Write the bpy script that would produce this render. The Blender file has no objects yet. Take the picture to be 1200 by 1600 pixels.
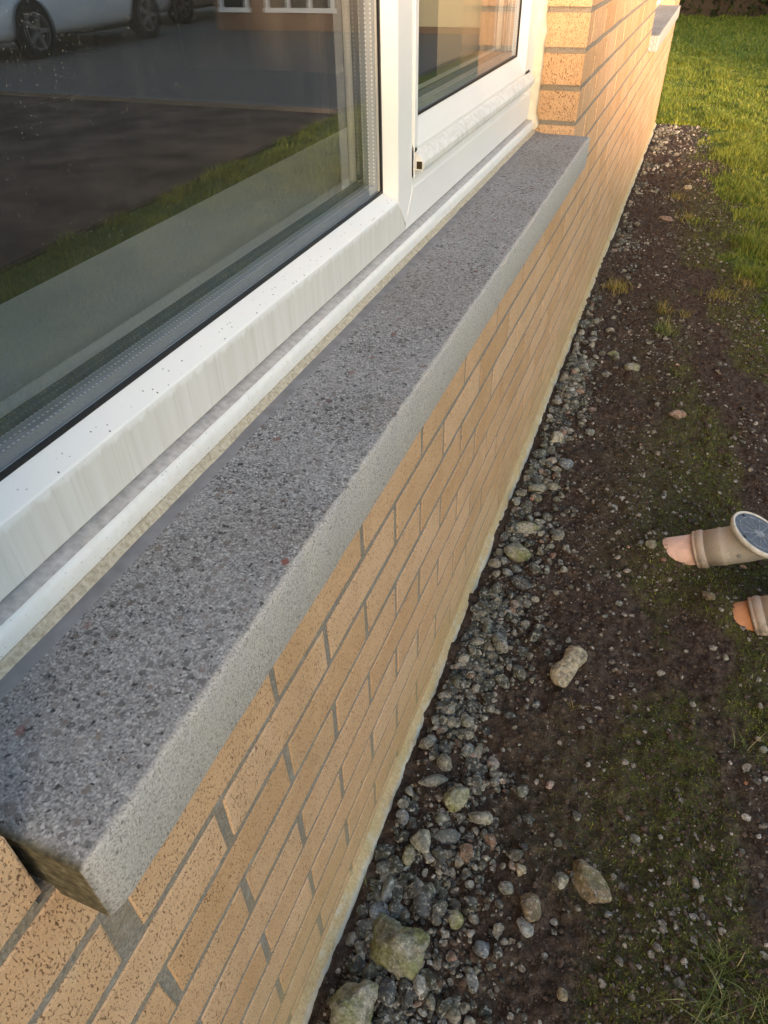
import bpy, math, random
import numpy as np
from mathutils import Vector, Matrix

S = bpy.context.scene
COL = S.collection
random.seed(7)
RNG = np.random.default_rng(7)
rad = math.radians

# ------------------------------------------------------------------ camera
cam_d = bpy.data.cameras.new('camera')
cam = bpy.data.objects.new('camera', cam_d)
COL.objects.link(cam)
CAM_R = np.array([[0.93305771, 0.21645258, -0.28731794],
                  [0.35929402, -0.59992213, 0.71484351],
                  [-0.01763867, -0.77022187, -0.63753208]])   # image right / down / forward -> world
CAM_C = np.array([0.256, 0.0, 1.235])
CAM_F = 1084.32
cx, cy, cz = CAM_R[:, 0], -CAM_R[:, 1], -CAM_R[:, 2]
cam.matrix_world = Matrix(((cx[0], cy[0], cz[0], CAM_C[0]), (cx[1], cy[1], cz[1], CAM_C[1]),
                           (cx[2], cy[2], cz[2], CAM_C[2]), (0, 0, 0, 1)))
cam_d.sensor_fit = 'VERTICAL'
cam_d.sensor_height = 36.0
cam_d.lens = 36.0 * CAM_F / 1600.0
cam_d.clip_start = 0.02
cam_d.clip_end = 600
S.camera = cam

# ------------------------------------------------------------------ sky, sun, exposure
SUN_E, SUN_A = rad(7.6), rad(28.0)
to_sun = Vector((math.sin(SUN_A) * math.cos(SUN_E), -math.cos(SUN_A) * math.cos(SUN_E), math.sin(SUN_E)))
W = bpy.data.worlds.new('World')
S.world = W
W.use_nodes = True
wn = W.node_tree
bg = wn.nodes['Background']
sky = wn.nodes.new('ShaderNodeTexSky')
sky.sky_type = 'NISHITA'
sky.sun_disc = False
sky.sun_elevation = SUN_E
sky.sun_rotation = math.atan2(to_sun.x, to_sun.y)
sky.air_density = 1.0
sky.dust_density = 2.2
sky.ozone_density = 1.0
hs = wn.nodes.new('ShaderNodeHueSaturation')
hs.inputs['Saturation'].default_value = 1.0
wn.links.new(sky.outputs[0], hs.inputs['Color'])
wn.links.new(hs.outputs[0], bg.inputs[0])
bg.inputs[1].default_value = 0.15
sun_d = bpy.data.lights.new('sun', 'SUN')
sun_d.energy = 2.9
sun_d.angle = rad(2.4)
sun_d.color = (1.0, 0.66, 0.42)
sun = bpy.data.objects.new('sun', sun_d)
COL.objects.link(sun)
sun.rotation_euler = (-to_sun).to_track_quat('-Z', 'Y').to_euler()
S.view_settings.view_transform = 'Standard'
S.view_settings.look = 'None'
S.view_settings.gamma = 1.0
S.view_settings.use_curve_mapping = False
S.view_settings.exposure = 2.25
S.cycles.max_bounces = 7
S.cycles.diffuse_bounces = 3
S.cycles.glossy_bounces = 4
S.cycles.transparent_max_bounces = 10


# ------------------------------------------------------------------ helpers
def tag(o, label=None, cat=None, group=None, kind=None):
    if label: o['label'] = label
    if cat: o['category'] = cat
    if group: o['group'] = group
    if kind: o['kind'] = kind
    return o


def link(name, me, mat=None, parent=None, loc=None):
    o = bpy.data.objects.new(name, me)
    COL.objects.link(o)
    if me is not None and mat is not None and not me.materials:
        for m in (mat if isinstance(mat, (list, tuple)) else [mat]):
            me.materials.append(m)
    if parent: o.parent = parent
    if loc is not None: o.location = loc
    return o


def mesh(name, v, f, smooth=False):
    me = bpy.data.meshes.new(name)
    me.from_pydata([tuple(p) for p in v], [], [tuple(q) for q in f])
    if smooth:
        me.polygons.foreach_set('use_smooth', [True] * len(me.polygons))
    me.update()
    return me


def fast_mesh(name, v, tris, smooth=False):
    """large triangle mesh from numpy arrays"""
    me = bpy.data.meshes.new(name)
    v = np.asarray(v, np.float32); tris = np.asarray(tris, np.int32)
    me.vertices.add(len(v)); me.vertices.foreach_set('co', v.ravel())
    n, k = tris.shape
    me.loops.add(n * k); me.loops.foreach_set('vertex_index', tris.ravel())
    me.polygons.add(n)
    me.polygons.foreach_set('loop_start', np.arange(0, n * k, k, dtype=np.int32))
    try:
        me.polygons.foreach_set('loop_total', np.full(n, k, np.int32))
    except Exception:
        pass
    me.polygons.foreach_set('use_smooth', np.full(n, smooth))
    me.update(calc_edges=True)
    return me


def empty(name, loc=(0, 0, 0), parent=None):
    o = bpy.data.objects.new(name, None)
    COL.objects.link(o)
    o.location = loc
    o.empty_display_size = .1
    if parent: o.parent = parent
    return o


class MB:
    def __init__(self): self.v = []; self.f = []

    def box(self, x0, x1, y0, y1, z0, z1):
        b = len(self.v)
        self.v += [(x, y, z) for x in (x0, x1) for y in (y0, y1) for z in (z0, z1)]
        self.f += [(b + a, b + c, b + d, b + e) for a, c, d, e in
                   ((0, 1, 3, 2), (4, 6, 7, 5), (0, 4, 5, 1), (2, 3, 7, 6), (0, 2, 6, 4), (1, 5, 7, 3))]
        return self

    def quadstrip(self, rings, closed=True, caps=True):
        b = len(self.v); n = len(rings[0])
        for r in rings: self.v += [tuple(p) for p in r]
        for i in range(len(rings) - 1):
            for j in range(n if closed else n - 1):
                a = b + i * n + j; c = b + i * n + (j + 1) % n
                self.f.append((a, c, c + n, a + n))
        if caps and closed:
            self.f.append(tuple(b + j for j in reversed(range(n))))
            self.f.append(tuple(b + (len(rings) - 1) * n + j for j in range(n)))
        return self

    def obj(self, name, mat, parent=None, smooth=False, loc=None):
        return link(name, mesh(name, self.v, self.f, smooth), mat, parent, loc)


def bevel(o, w=.002, seg=2, angle=35):
    m = o.modifiers.new('bevel', 'BEVEL'); m.width = w; m.segments = seg
    m.limit_method = 'ANGLE'; m.angle_limit = rad(angle)
    m.harden_normals = False
    return o


def lathe(prof, axis_o, axis_d, seg=40):
    """rings of (t along axis, radius)"""
    d = Vector(axis_d).normalized()
    u = d.orthogonal().normalized(); w = d.cross(u)
    o = Vector(axis_o)
    return [[o + d * t + (u * math.cos(2 * math.pi * k / seg) + w * math.sin(2 * math.pi * k / seg)) * r
             for k in range(seg)] for t, r in prof]


# value noise ------------------------------------------------------
def _h(ix, iy, seed):
    n = (ix.astype(np.int64) * 374761393 + iy.astype(np.int64) * 668265263 + seed * 974634777) & 0xffffffff
    n = ((n ^ (n >> 13)) * 1274126177) & 0xffffffff
    return ((n ^ (n >> 16)) & 0xffff) / 65535.0


def vn(x, y, seed=0):
    x = np.asarray(x, float); y = np.asarray(y, float)
    ix = np.floor(x); iy = np.floor(y); fx = x - ix; fy = y - iy
    fx = fx * fx * (3 - 2 * fx); fy = fy * fy * (3 - 2 * fy)
    a = _h(ix, iy, seed); b = _h(ix + 1, iy, seed); c = _h(ix, iy + 1, seed); d = _h(ix + 1, iy + 1, seed)
    return (a + (b - a) * fx) * (1 - fy) + (c + (d - c) * fx) * fy


def fbm(x, y, seed=0, oct=4):
    s = 0; a = .5; t = 0
    for i in range(oct):
        s = s + a * vn(x * 2 ** i + 17.3 * i, y * 2 ** i - 9.1 * i, seed + i); t += a; a *= .5
    return s / t


def sstep(a, b, x):
    t = np.clip((x - a) / (b - a), 0, 1)
    return t * t * (3 - 2 * t)


# ------------------------------------------------------------------ materials
class NT:
    def __init__(self, name):
        self.m = bpy.data.materials.new(name); self.m.use_nodes = True
        self.t = self.m.node_tree; self.n = self.t.nodes
        self.b = self.n['Principled BSDF']; self.out = self.n['Material Output']

    def new(self, kind, **kw):
        nd = self.n.new('ShaderNode' + kind)
        for k, v in kw.items():
            if hasattr(nd, k) and k not in nd.inputs: setattr(nd, k, v)
            else: nd.inputs[k].default_value = v
        return nd

    def L(self, a, b): self.t.links.new(a, b)

    def pos(self, scale=(1, 1, 1), obj=False):
        if obj:
            src = self.new('TexCoord').outputs['Object']
        else:
            src = self.new('NewGeometry').outputs['Position']
        mp = self.new('Mapping'); mp.inputs['Scale'].default_value = scale
        self.L(src, mp.inputs['Vector'])
        return mp.outputs[0]

    def noise(self, vec, scale=1, detail=3, rough=.5, dist=0):
        n = self.new('TexNoise'); self.L(vec, n.inputs['Vector'])
        n.inputs['Scale'].default_value = scale; n.inputs['Detail'].default_value = detail
        n.inputs['Roughness'].default_value = rough; n.inputs['Distortion'].default_value = dist
        return n.outputs['Fac']

    def vor(self, vec, scale=1, feature='F1', rnd=1.0):
        n = self.new('TexVoronoi', feature=feature); self.L(vec, n.inputs['Vector'])
        n.inputs['Scale'].default_value = scale; n.inputs['Randomness'].default_value = rnd
        return n

    def ramp(self, fac, stops, interp='LINEAR'):
        r = self.new('ValToRGB'); e = r.color_ramp.elements; r.color_ramp.interpolation = interp
        while len(e) < len(stops): e.new(.5)
        for i, (p, c) in enumerate(stops):
            e[i].position = p
            e[i].color = (c, c, c, 1) if isinstance(c, (int, float)) else (*c, 1)
        self.L(fac, r.inputs[0])
        return r.outputs[0]

    def mix(self, fac, a, b, blend='MIX'):
        n = self.new('MixRGB', blend_type=blend)
        for i, s in ((0, fac), (1, a), (2, b)):
            if isinstance(s, bpy.types.NodeSocket): self.L(s, n.inputs[i])
            elif isinstance(s, (int, float)): n.inputs[i].default_value = s if i == 0 else (s, s, s, 1)
            else: n.inputs[i].default_value = (*s, 1)
        return n.outputs[0]

    def math(self, op, a, b=None, c=None, clamp=False):
        n = self.new('Math', operation=op); n.use_clamp = clamp
        for i, s in enumerate((a, b, c)):
            if s is None: continue
            if isinstance(s, bpy.types.NodeSocket): self.L(s, n.inputs[i])
            else: n.inputs[i].default_value = s
        return n.outputs[0]

    def sep(self, vec):
        n = self.new('SeparateXYZ'); self.L(vec, n.inputs[0]); return n.outputs

    def bump(self, h, strength=.5, dist=.002, prev=None):
        n = self.new('Bump'); n.inputs['Strength'].default_value = strength; n.inputs['Distance'].default_value = dist
        self.L(h, n.inputs['Height'])
        if prev is not None: self.L(prev, n.inputs['Normal'])
        return n.outputs[0]

    def done(self, color=None, rough=.8, normal=None, spec=.3, metal=0):
        if color is not None:
            if isinstance(color, bpy.types.NodeSocket): self.L(color, self.b.inputs['Base Color'])
            else: self.b.inputs['Base Color'].default_value = (*color, 1)
        if isinstance(rough, bpy.types.NodeSocket): self.L(rough, self.b.inputs['Roughness'])
        else: self.b.inputs['Roughness'].default_value = rough
        if normal is not None: self.L(normal, self.b.inputs['Normal'])
        self.b.inputs['Specular IOR Level'].default_value = spec
        self.b.inputs['Metallic'].default_value = metal
        return self.m


def flat(name, c, rough=.6, spec=.3, metal=0, var=0.12, scale=30):
    t = NT(name)
    n = t.noise(t.pos(), scale, 4)
    c2 = tuple(x * (1 - var) for x in c); c1 = tuple(min(1, x * (1 + var)) for x in c)
    return t.done(t.ramp(n, [(.3, c2), (.7, c1)]), rough, None, spec, metal)


def m_brick():
    t = NT('buff_brick')
    p = t.pos()
    rnd = t.math('ADD', t.new('ObjectInfo').outputs['Random'], t.new('NewGeometry').outputs['Random Per Island'])
    rnd = t.math('FRACT', rnd)
    base = t.ramp(rnd, [(0, (.56, .345, .19)), (.35, (.60, .385, .225)), (.7, (.63, .41, .25)), (1, (.66, .445, .285))])
    cloud = t.noise(p, 22, 4, .6)
    base = t.mix(t.ramp(cloud, [(.35, .0), (.75, .38)]), base, (.68, .485, .31))
    tint = t.noise(p, 9, 3)
    base = t.mix(t.ramp(tint, [(.45, 0.), (.8, .35)]), base, (.50, .29, .13))
    grain = t.noise(p, 900, 2)
    base = t.mix(t.ramp(grain, [(.3, .22), (.6, 0.)]), base, (.30, .17, .08))
    # dragged, upright pits
    pv = t.pos((1, 1, .42))
    d1 = t.noise(pv, 560, 2, .55, .3)
    dens = t.noise(p, 40, 2)
    th = t.math('ADD', d1, t.math('MULTIPLY', t.math('SUBTRACT', dens, .5), .16))
    pit = t.ramp(th, [(.583, 0.), (.655, 1.)])
    col = t.mix(t.math('MULTIPLY', pit, .68), base, (.105, .048, .020))
    d0 = t.noise(t.pos((1, 1, .45)), 230, 2, .5, .4)
    col = t.mix(t.ramp(d0, [(.68, 0.), (.715, .8)]), col, (.09, .038, .016))
    d2 = t.noise(t.pos((1, 1, .5)), 620, 1)
    pit2 = t.ramp(d2, [(.66, 0.), (.72, .7)])
    col = t.mix(pit2, col, (.13, .055, .022))
    spk = t.vor(p, 520)
    lt = t.math('MULTIPLY', t.ramp(spk.outputs['Distance'], [(.12, 1.), (.3, 0.)]), t.ramp(t.sep(spk.outputs['Color'])[0], [(.86, 0.), (.9, .7)]))
    col = t.mix(lt, col, (.78, .66, .48))
    # green-grey damp staining near the ground
    z = t.sep(t.new('NewGeometry').outputs['Position'])[2]
    damp = t.math('MULTIPLY', t.ramp(z, [(.0, 1.), (.26, 0.)]), t.ramp(t.noise(p, 5, 4), [(.3, .25), (.7, .85)]))
    col = t.mix(t.math('MULTIPLY', damp, .62), col, (.42, .335, .15))
    col = t.mix(t.ramp(t.noise(t.pos((1, 1, .35)), 4.2, 5, .65), [(.52, 0.), (.75, .34)]), col, (.34, .22, .11))
    col = t.mix(t.ramp(t.noise(p, 13, 5, .7), [(.60, 0.), (.78, .40)]), col, (.72, .60, .44))
    h = t.math('SUBTRACT', t.math('MULTIPLY', grain, .25), t.math('ADD', pit, t.math('MULTIPLY', pit2, .6)))
    h = t.math('ADD', h, t.math('MULTIPLY', t.noise(p, 120, 3), .7))
    return t.done(col, .92, t.bump(h, .75, .0016), .15)


def m_mortar():
    t = NT('grey_mortar')
    p = t.pos()
    n = t.noise(p, 420, 3); c = t.noise(p, 14, 3)
    col = t.ramp(n, [(.3, (.17, .15, .125)), (.55, (.27, .245, .215)), (.75, (.38, .345, .30))])
    col = t.mix(t.ramp(c, [(.4, 0), (.75, .6)]), col, (.27, .21, .13))
    col = t.mix(t.ramp(t.noise(p, 33, 4, .6), [(.55, 0), (.75, .5)]), col, (.42, .40, .37))
    z = t.sep(t.new('NewGeometry').outputs['Position'])[2]
    col = t.mix(t.math('MULTIPLY', t.ramp(z, [(.02, .75), (.30, 0.)]), t.ramp(t.noise(p, 6), [(.3, .4), (.7, 1.)])), col, (.36, .285, .13))
    return t.done(col, .95, t.bump(t.math('ADD', n, t.noise(p, 90, 3)), .7, .0025), .15)


def m_plinth():
    t = NT('cement_plinth')
    p = t.pos()
    n = t.noise(p, 250, 4); c = t.noise(p, 9, 4)
    col = t.ramp(n, [(.3, (.38, .28, .15)), (.6, (.50, .39, .23)), (.8, (.58, .48, .32))])
    col = t.mix(t.ramp(c, [(.45, 0), (.75, .45)]), col, (.36, .31, .12))
    zz = t.math('ADD', t.sep(t.new('NewGeometry').outputs['Position'])[2], t.math('MULTIPLY', t.math('SUBTRACT', t.noise(p, 40, 3), .5), .02))
    col = t.mix(t.ramp(zz, [(-.004, .8), (.006, 0.)]), col, (.50, .50, .44))
    col = t.mix(t.ramp(t.noise(p, 30, 4), [(.55, 0), (.75, .6)]), col, (.5, .5, .46))
    return t.done(col, .95, t.bump(t.noise(p, 70, 5), .8, .005), .15)


def m_sill():
    t = NT('weathered_concrete')
    p = t.pos()
    s = t.sep(t.new('NewGeometry').outputs['Position'])
    # weathered, exposed aggregate
    v1 = t.vor(p, 400)
    r1 = t.sep(v1.outputs['Color'])[0]
    c1 = t.ramp(r1, [(0, (.03, .03, .034)), (.2, (.11, .11, .117)), (.5, (.235, .236, .246)), (.8, (.37, .372, .385)), (1., (.60, .60, .62))])
    grout = t.noise(p, 500, 3)
    c1 = t.mix(t.ramp(v1.outputs['Distance'], [(.25, .15), (.55, .85)]), c1, t.ramp(grout, [(.35, (.06, .06, .064)), (.65, (.385, .387, .40))]))
    cxy = t.new('CombineXYZ'); wob = t.noise(p, 220, 2); t.L(t.math('ADD', s[0], t.math('MULTIPLY', wob, .004)), cxy.inputs[0]); t.L(t.math('ADD', s[1], t.math('MULTIPLY', t.noise(p, 260, 2), .005)), cxy.inputs[1])
    v2 = t.vor(cxy.outputs[0], 120); v2.voronoi_dimensions = '2D'
    m2 = t.math('MULTIPLY', t.ramp(v2.outputs['Distance'], [(.25, 1.), (.34, 0.)]), t.ramp(t.sep(v2.outputs['Color'])[1], [(.70, 0.), (.72, 1.)]))
    c2 = t.ramp(t.sep(v2.outputs['Color'])[0], [(0, (.035, .035, .04)), (.4, (.09, .085, .09)), (.6, (.16, .12, .10)), (.8, (.23, .23, .24)), (1, (.06, .06, .05))])
    c1 = t.mix(t.math('MULTIPLY', m2, .9), c1, c2)
    v3 = t.vor(cxy.outputs[0], 46); v3.voronoi_dimensions = '2D'
    m3 = t.math('MULTIPLY', t.ramp(v3.outputs['Distance'], [(.15, 1.), (.20, 0.)]), t.ramp(t.sep(v3.outputs['Color'])[1], [(.84, 0.), (.86, 1.)]))
    c3 = t.ramp(t.sep(v3.outputs['Color'])[2], [(0, (.05, .045, .05)), (.5, (.14, .14, .13)), (.8, (.20, .05, .04)), (1, (.05, .055, .05))])
    c1 = t.mix(t.math('MULTIPLY', m3, .9), c1, c3)
    big = t.noise(p, 11, 4, .6)
    c1 = t.mix(t.ramp(big, [(.35, .0), (.7, .42)]), c1, (.345, .348, .362))
    c1 = t.mix(t.ramp(t.noise(p, 5, 3), [(.45, .0), (.75, .3)]), c1, (.20, .175, .15))
    pk = t.noise(p, 210, 2, .5)
    c1 = t.mix(t.ramp(pk, [(.62, 0.), (.69, .85)]), c1, (.03, .03, .034))
    lk = t.noise(t.pos((1.3, 1.3, 1.3)), 330, 2, .5)
    c1 = t.mix(t.ramp(lk, [(.63, 0.), (.70, .7)]), c1, (.50, .505, .53))
    # protected pale face
    g = t.noise(p, 620, 2); g2 = t.noise(p, 300, 2)
    pale = t.ramp(g, [(.28, (.16, .15, .14)), (.42, (.345, .33, .315)), (.6, (.465, .445, .43)), (.8, (.58, .56, .545))])
    pale = t.mix(t.ramp(g2, [(.30, .75), (.38, 0.)]), pale, (.13, .12, .10))
    pale = t.mix(t.ramp(t.noise(p, 16, 3), [(.4, 0), (.8, .4)]), pale, (.39, .37, .33))
    edge = t.math('ADD', s[0], t.math('MULTIPLY', t.math('SUBTRACT', t.noise(p, 60, 5, .65), .5), .011))
    msk = t.ramp(t.math('MULTIPLY_ADD', edge, 50, -1.0), [(.78, 0.), (.90, 1.)])   # x .0356 -> .038
    col = t.mix(msk, c1, pale)
    # algae on the near end face
    ye = t.ramp(s[1], [(.0935, 1.), (.0985, 0.)])
    alg = t.ramp(t.noise(p, 160, 4), [(.3, (.035, .03, .018)), (.55, (.11, .095, .055)), (.75, (.22, .20, .14))])
    col = t.mix(t.math('MULTIPLY', ye, t.math('SUBTRACT', 1.0, t.math('MULTIPLY', msk, .75))), col, alg)
    h = t.math('ADD', t.math('MULTIPLY', v1.outputs['Distance'], -1.2), t.math('ADD', t.noise(p, 260, 4), t.math('MULTIPLY', g, .5)))
    return t.done(col, .88, t.bump(h, .3, .0009), .25)


def m_upvc(name='white_upvc', dirt=.0, streak=False, grime=(.42, .38, .30)):
    t = NT(name)
    p = t.pos()
    col = t.ramp(t.noise(p, 6, 3), [(.3, (.79, .80, .81)), (.7, (.84, .845, .85))])
    s = t.sep(t.new('NewGeometry').outputs['Position'])
    if streak:
        # rain streaks down the outer face, below the arris
        st = t.noise(t.pos((1, 1, .05)), 70, 3, .6)
        st2 = t.noise(t.pos((1, 1, .02)), 240, 2, .5)
        top = t.math('ADD', s[2], t.math('MULTIPLY', t.math('SUBTRACT', t.noise(t.pos((0, 1, 0)), 90, 4), .5), .018))
        below = t.ramp(t.math('MULTIPLY_ADD', top, 25, -22.7), [(.55, 1.), (.68, 0.)])    # about z .930 -> .935
        film = t.math('MULTIPLY', below, t.ramp(st, [(.3, .50), (.55, .75), (.72, .98)]))
        col = t.mix(t.math('MULTIPLY', film, .95), col, (.62, .605, .565))
        line = t.math('MULTIPLY', below, t.ramp(st2, [(.58, 0.), (.68, .32)]))
        col = t.mix(line, col, (.52, .50, .455))
        sp = t.vor(p, 260)
        spm = t.math('MULTIPLY', t.ramp(sp.outputs['Distance'], [(.16, 1.), (.26, 0.)]), t.ramp(t.sep(sp.outputs['Color'])[0], [(.80, 0.), (.82, 1.)]))
        band = t.ramp(t.math('MULTIPLY_ADD', t.math('ABSOLUTE', t.math('SUBTRACT', top, .939)), 60, 0), [(.2, 1.), (.6, 0.)])
        col = t.mix(t.math('MULTIPLY', spm, band), col, (.06, .055, .045))
    if dirt:
        d = t.noise(p, 75, 5, .65)
        col = t.mix(t.ramp(d, [(.42, dirt * .35), (.7, dirt)]), col, grime)
        sp = t.vor(p, 420)
        spm = t.math('MULTIPLY', t.ramp(sp.outputs['Distance'], [(.15, 1.), (.3, 0.)]), t.ramp(t.sep(sp.outputs['Color'])[0], [(.93, 0.), (.95, 1.)]))
        col = t.mix(t.math('MULTIPLY', spm, .7), col, (.12, .10, .07))
    return t.done(col, .33 if not dirt else .55, t.bump(t.noise(p, 300, 2), .04, .001), .45)


def m_glass(name, dust=False):
    t = NT(name)
    g = t.new('NewGeometry')
    fr = t.new('Fresnel'); fr.inputs['IOR'].default_value = 2.3
    fac = t.math('MULTIPLY', fr.outputs[0], t.math('SUBTRACT', 1.0, g.outputs['Backfacing']))
    tr = t.new('BsdfTransparent'); tr.inputs[0].default_value = (.965, .975, .975, 1)
    gl = t.new('BsdfGlossy'); gl.inputs['Roughness'].default_value = .0; gl.inputs['Color'].default_value = (.95, .97, 1, 1)
    mx = t.new('MixShader'); t.L(fac, mx.inputs[0]); t.L(tr.outputs[0], mx.inputs[1]); t.L(gl.outputs[0], mx.inputs[2])
    last = mx.outputs[0]
    if dust:
        p = t.pos()
        cz2 = t.new('CombineXYZ'); q_ = t.sep(p); t.L(q_[1], cz2.inputs[0]); t.L(q_[2], cz2.inputs[1])
        v = t.vor(cz2.outputs[0], 330); v.voronoi_dimensions = '2D'
        dens = t.ramp(t.noise(p, 7, 3), [(.35, .90), (.65, .62)])
        rnd = t.sep(v.outputs['Color'])[0]
        pick = t.math('GREATER_THAN', rnd, dens)
        size = t.math('MULTIPLY', t.sep(v.outputs['Color'])[1], .17)
        dot = t.math('MULTIPLY', t.math('LESS_THAN', v.outputs['Distance'], size), pick)
        v2 = t.vor(cz2.outputs[0], 170); v2.voronoi_dimensions = '2D'
        dot2 = t.math('MULTIPLY', t.math('LESS_THAN', v2.outputs['Distance'], .075), t.math('GREATER_THAN', t.sep(v2.outputs['Color'])[0], .82))
        film = t.math('MULTIPLY', t.ramp(t.noise(t.pos((1, 1, .18)), 45, 4, .6), [(.45, .0), (.8, 1.)]), .015)
        film = t.math('ADD', film, .020)
        m = t.math('MAXIMUM', t.math('MULTIPLY', t.math('MAXIMUM', dot, dot2), .29), film)
        m = t.math('MULTIPLY', m, t.math('SUBTRACT', 1.0, g.outputs['Backfacing']))
        df = t.new('BsdfDiffuse'); df.inputs[0].default_value = (.72, .69, .60, 1)
        m2 = t.new('MixShader'); t.L(m, m2.inputs[0]); t.L(last, m2.inputs[1]); t.L(df.outputs[0], m2.inputs[2])
        last = m2.outputs[0]
    t.n.remove(t.b)
    t.L(last, t.out.inputs['Surface'])
    return t.m


def m_spacer():
    t = NT('perforated_spacer_bar')
    s = t.sep(t.new('NewGeometry').outputs['Position'])
    along = t.math('ADD', s[1], s[2])
    w = t.math('ABSOLUTE', t.math('SUBTRACT', t.math('FRACT', t.math('MULTIPLY', along, 210)), .5))
    u = t.math('FRACT', t.math('MULTIPLY_ADD', s[0], 130, 20))
    row = t.math('LESS_THAN', t.math('ABSOLUTE', t.math('SUBTRACT', u, .5)), .13)
    dot = t.math('MULTIPLY', t.math('LESS_THAN', w, .22), row)
    col = t.mix(dot, (.30, .33, .37), (.78, .80, .82))
    return t.done(col, .42, None, .5, .35)


def m_stone(name, ramp, moss=.0):
    t = NT(name)
    p = t.pos(obj=True)
    rnd = t.math('FRACT', t.math('ADD', t.new('ObjectInfo').outputs['Random'], t.new('NewGeometry').outputs['Random Per Island']))
    base = t.ramp(rnd, ramp)
    w = t.pos()
    n = t.noise(w, 90, 5, .65)
    col = t.mix(t.ramp(n, [(.36, .75), (.60, 0.)]), base, (.06, .057, .05))
    col = t.mix(t.ramp(t.noise(w, 140, 5, .7), [(.52, 0.), (.66, .7)]), col, (.56, .54, .47))
    col = t.mix(t.ramp(t.noise(w, 32, 4, .6), [(.30, .6), (.50, 0.)]), col, (.07, .065, .055))
    if moss:
        nz = t.sep(t.new('NewGeometry').outputs['Normal'])[2]
        mm = t.math('MULTIPLY', t.ramp(t.noise(w, 38, 4), [(.40, 0.), (.62, 1.)]), moss)
        col = t.mix(mm, col, t.ramp(t.noise(w, 180, 2), [(.3, (.10, .115, .02)), (.7, (.24, .25, .06))]))
    return t.done(col, .85, t.bump(t.math('ADD', n, t.noise(w, 300, 4)), .8, .004), .25)


def m_ground():
    t = NT('soil_and_turf')
    p = t.pos()
    n = t.noise(p, 60, 5, .7); f = t.noise(p, 500, 4, .65); big = t.noise(p, 3.5, 4, .6)
    soil = t.ramp(n, [(.30, (.014, .0095, .007)), (.5, (.068, .048, .036)), (.70, (.175, .132, .102))])
    soil = t.mix(t.ramp(big, [(.4, 0), (.7, .55)]), soil, (.068, .042, .033))
    soil = t.mix(t.ramp(f, [(.52, 0), (.72, .65)]), soil, (.17, .125, .095))
    grit = t.vor(p, 210)
    gm = t.math('MULTIPLY', t.ramp(grit.outputs['Distance'], [(.2, 1.), (.3, 0.)]), t.ramp(t.sep(grit.outputs['Color'])[0], [(.80, 0.), (.82, 1.)]))
    soil = t.mix(gm, soil, t.ramp(t.sep(grit.outputs['Color'])[1], [(0, (.09, .08, .075)), (.6, (.22, .18, .14)), (.9, (.34, .30, .25)), (1, (.35, .15, .09))]))
    mo = t.new('Attribute'); mo.attribute_name = 'moss'
    mm = t.math('MULTIPLY', mo.outputs['Fac'], t.ramp(t.noise(p, 85, 5, .7), [(.36, 0.), (.6, 1.)]))
    moss = t.ramp(t.noise(p, 240, 3), [(.3, (.045, .046, .016)), (.6, (.115, .125, .032)), (.8, (.21, .23, .05))])
    col = t.mix(mm, soil, moss)
    la = t.new('Attribute'); la.attribute_name = 'lawn'
    turf = t.ramp(t.noise(p, 25, 5), [(.3, (.05, .075, .018)), (.7, (.10, .15, .03))])
    col = t.mix(la.outputs['Fac'], col, turf)
    h = t.math('ADD', n, t.math('MULTIPLY', f, .4))
    return t.done(col, .95, t.bump(h, 1.0, .011), .15)


def m_blade(name, stops):
    t = NT(name)
    r = t.new('NewGeometry').outputs['Random Per Island']
    col = t.ramp(r, stops)
    big = t.noise(t.pos(), 4.5, 4, .6)  # patches paint sun and shade mottling into the blade colour
    col = t.mix(t.ramp(big, [(.38, .55), (.5, 0.)]), col, t.mix(.5, col, (.03, .06, .012)))
    col = t.mix(t.ramp(big, [(.5, 0), (.68, .7)]), col, t.mix(.5, col, (.30, .30, .04)))
    t.done(col, .55, None, .25)
    # thin leaves let light through
    tl = t.new('BsdfTranslucent'); t.L(col, tl.inputs[0])
    mx = t.new('MixShader'); mx.inputs[0].default_value = .3
    t.L(t.b.outputs[0], mx.inputs[1]); t.L(tl.outputs[0], mx.inputs[2]); t.L(mx.outputs[0], t.out.inputs['Surface'])
    return t.m


def m_caulk():
    t = NT('stained_beige_caulk')
    p = t.pos()
    n = t.noise(p, 260, 4, .65)
    col = t.ramp(n, [(.3, (.29, .25, .185)), (.5, (.42, .38, .30)), (.7, (.54, .50, .42))])
    z = t.math('ADD', t.sep(t.new('NewGeometry').outputs['Position'])[2], t.math('MULTIPLY', t.math('SUBTRACT', t.noise(p, 50, 4), .5), .006))
    col = t.mix(t.ramp(t.math('MULTIPLY_ADD', z, 60, -51), [(.20, .85), (.42, 0.)]), col, (.62, .58, .50))
    return t.done(col, .8, t.bump(n, .3, .001), .2)


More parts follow.
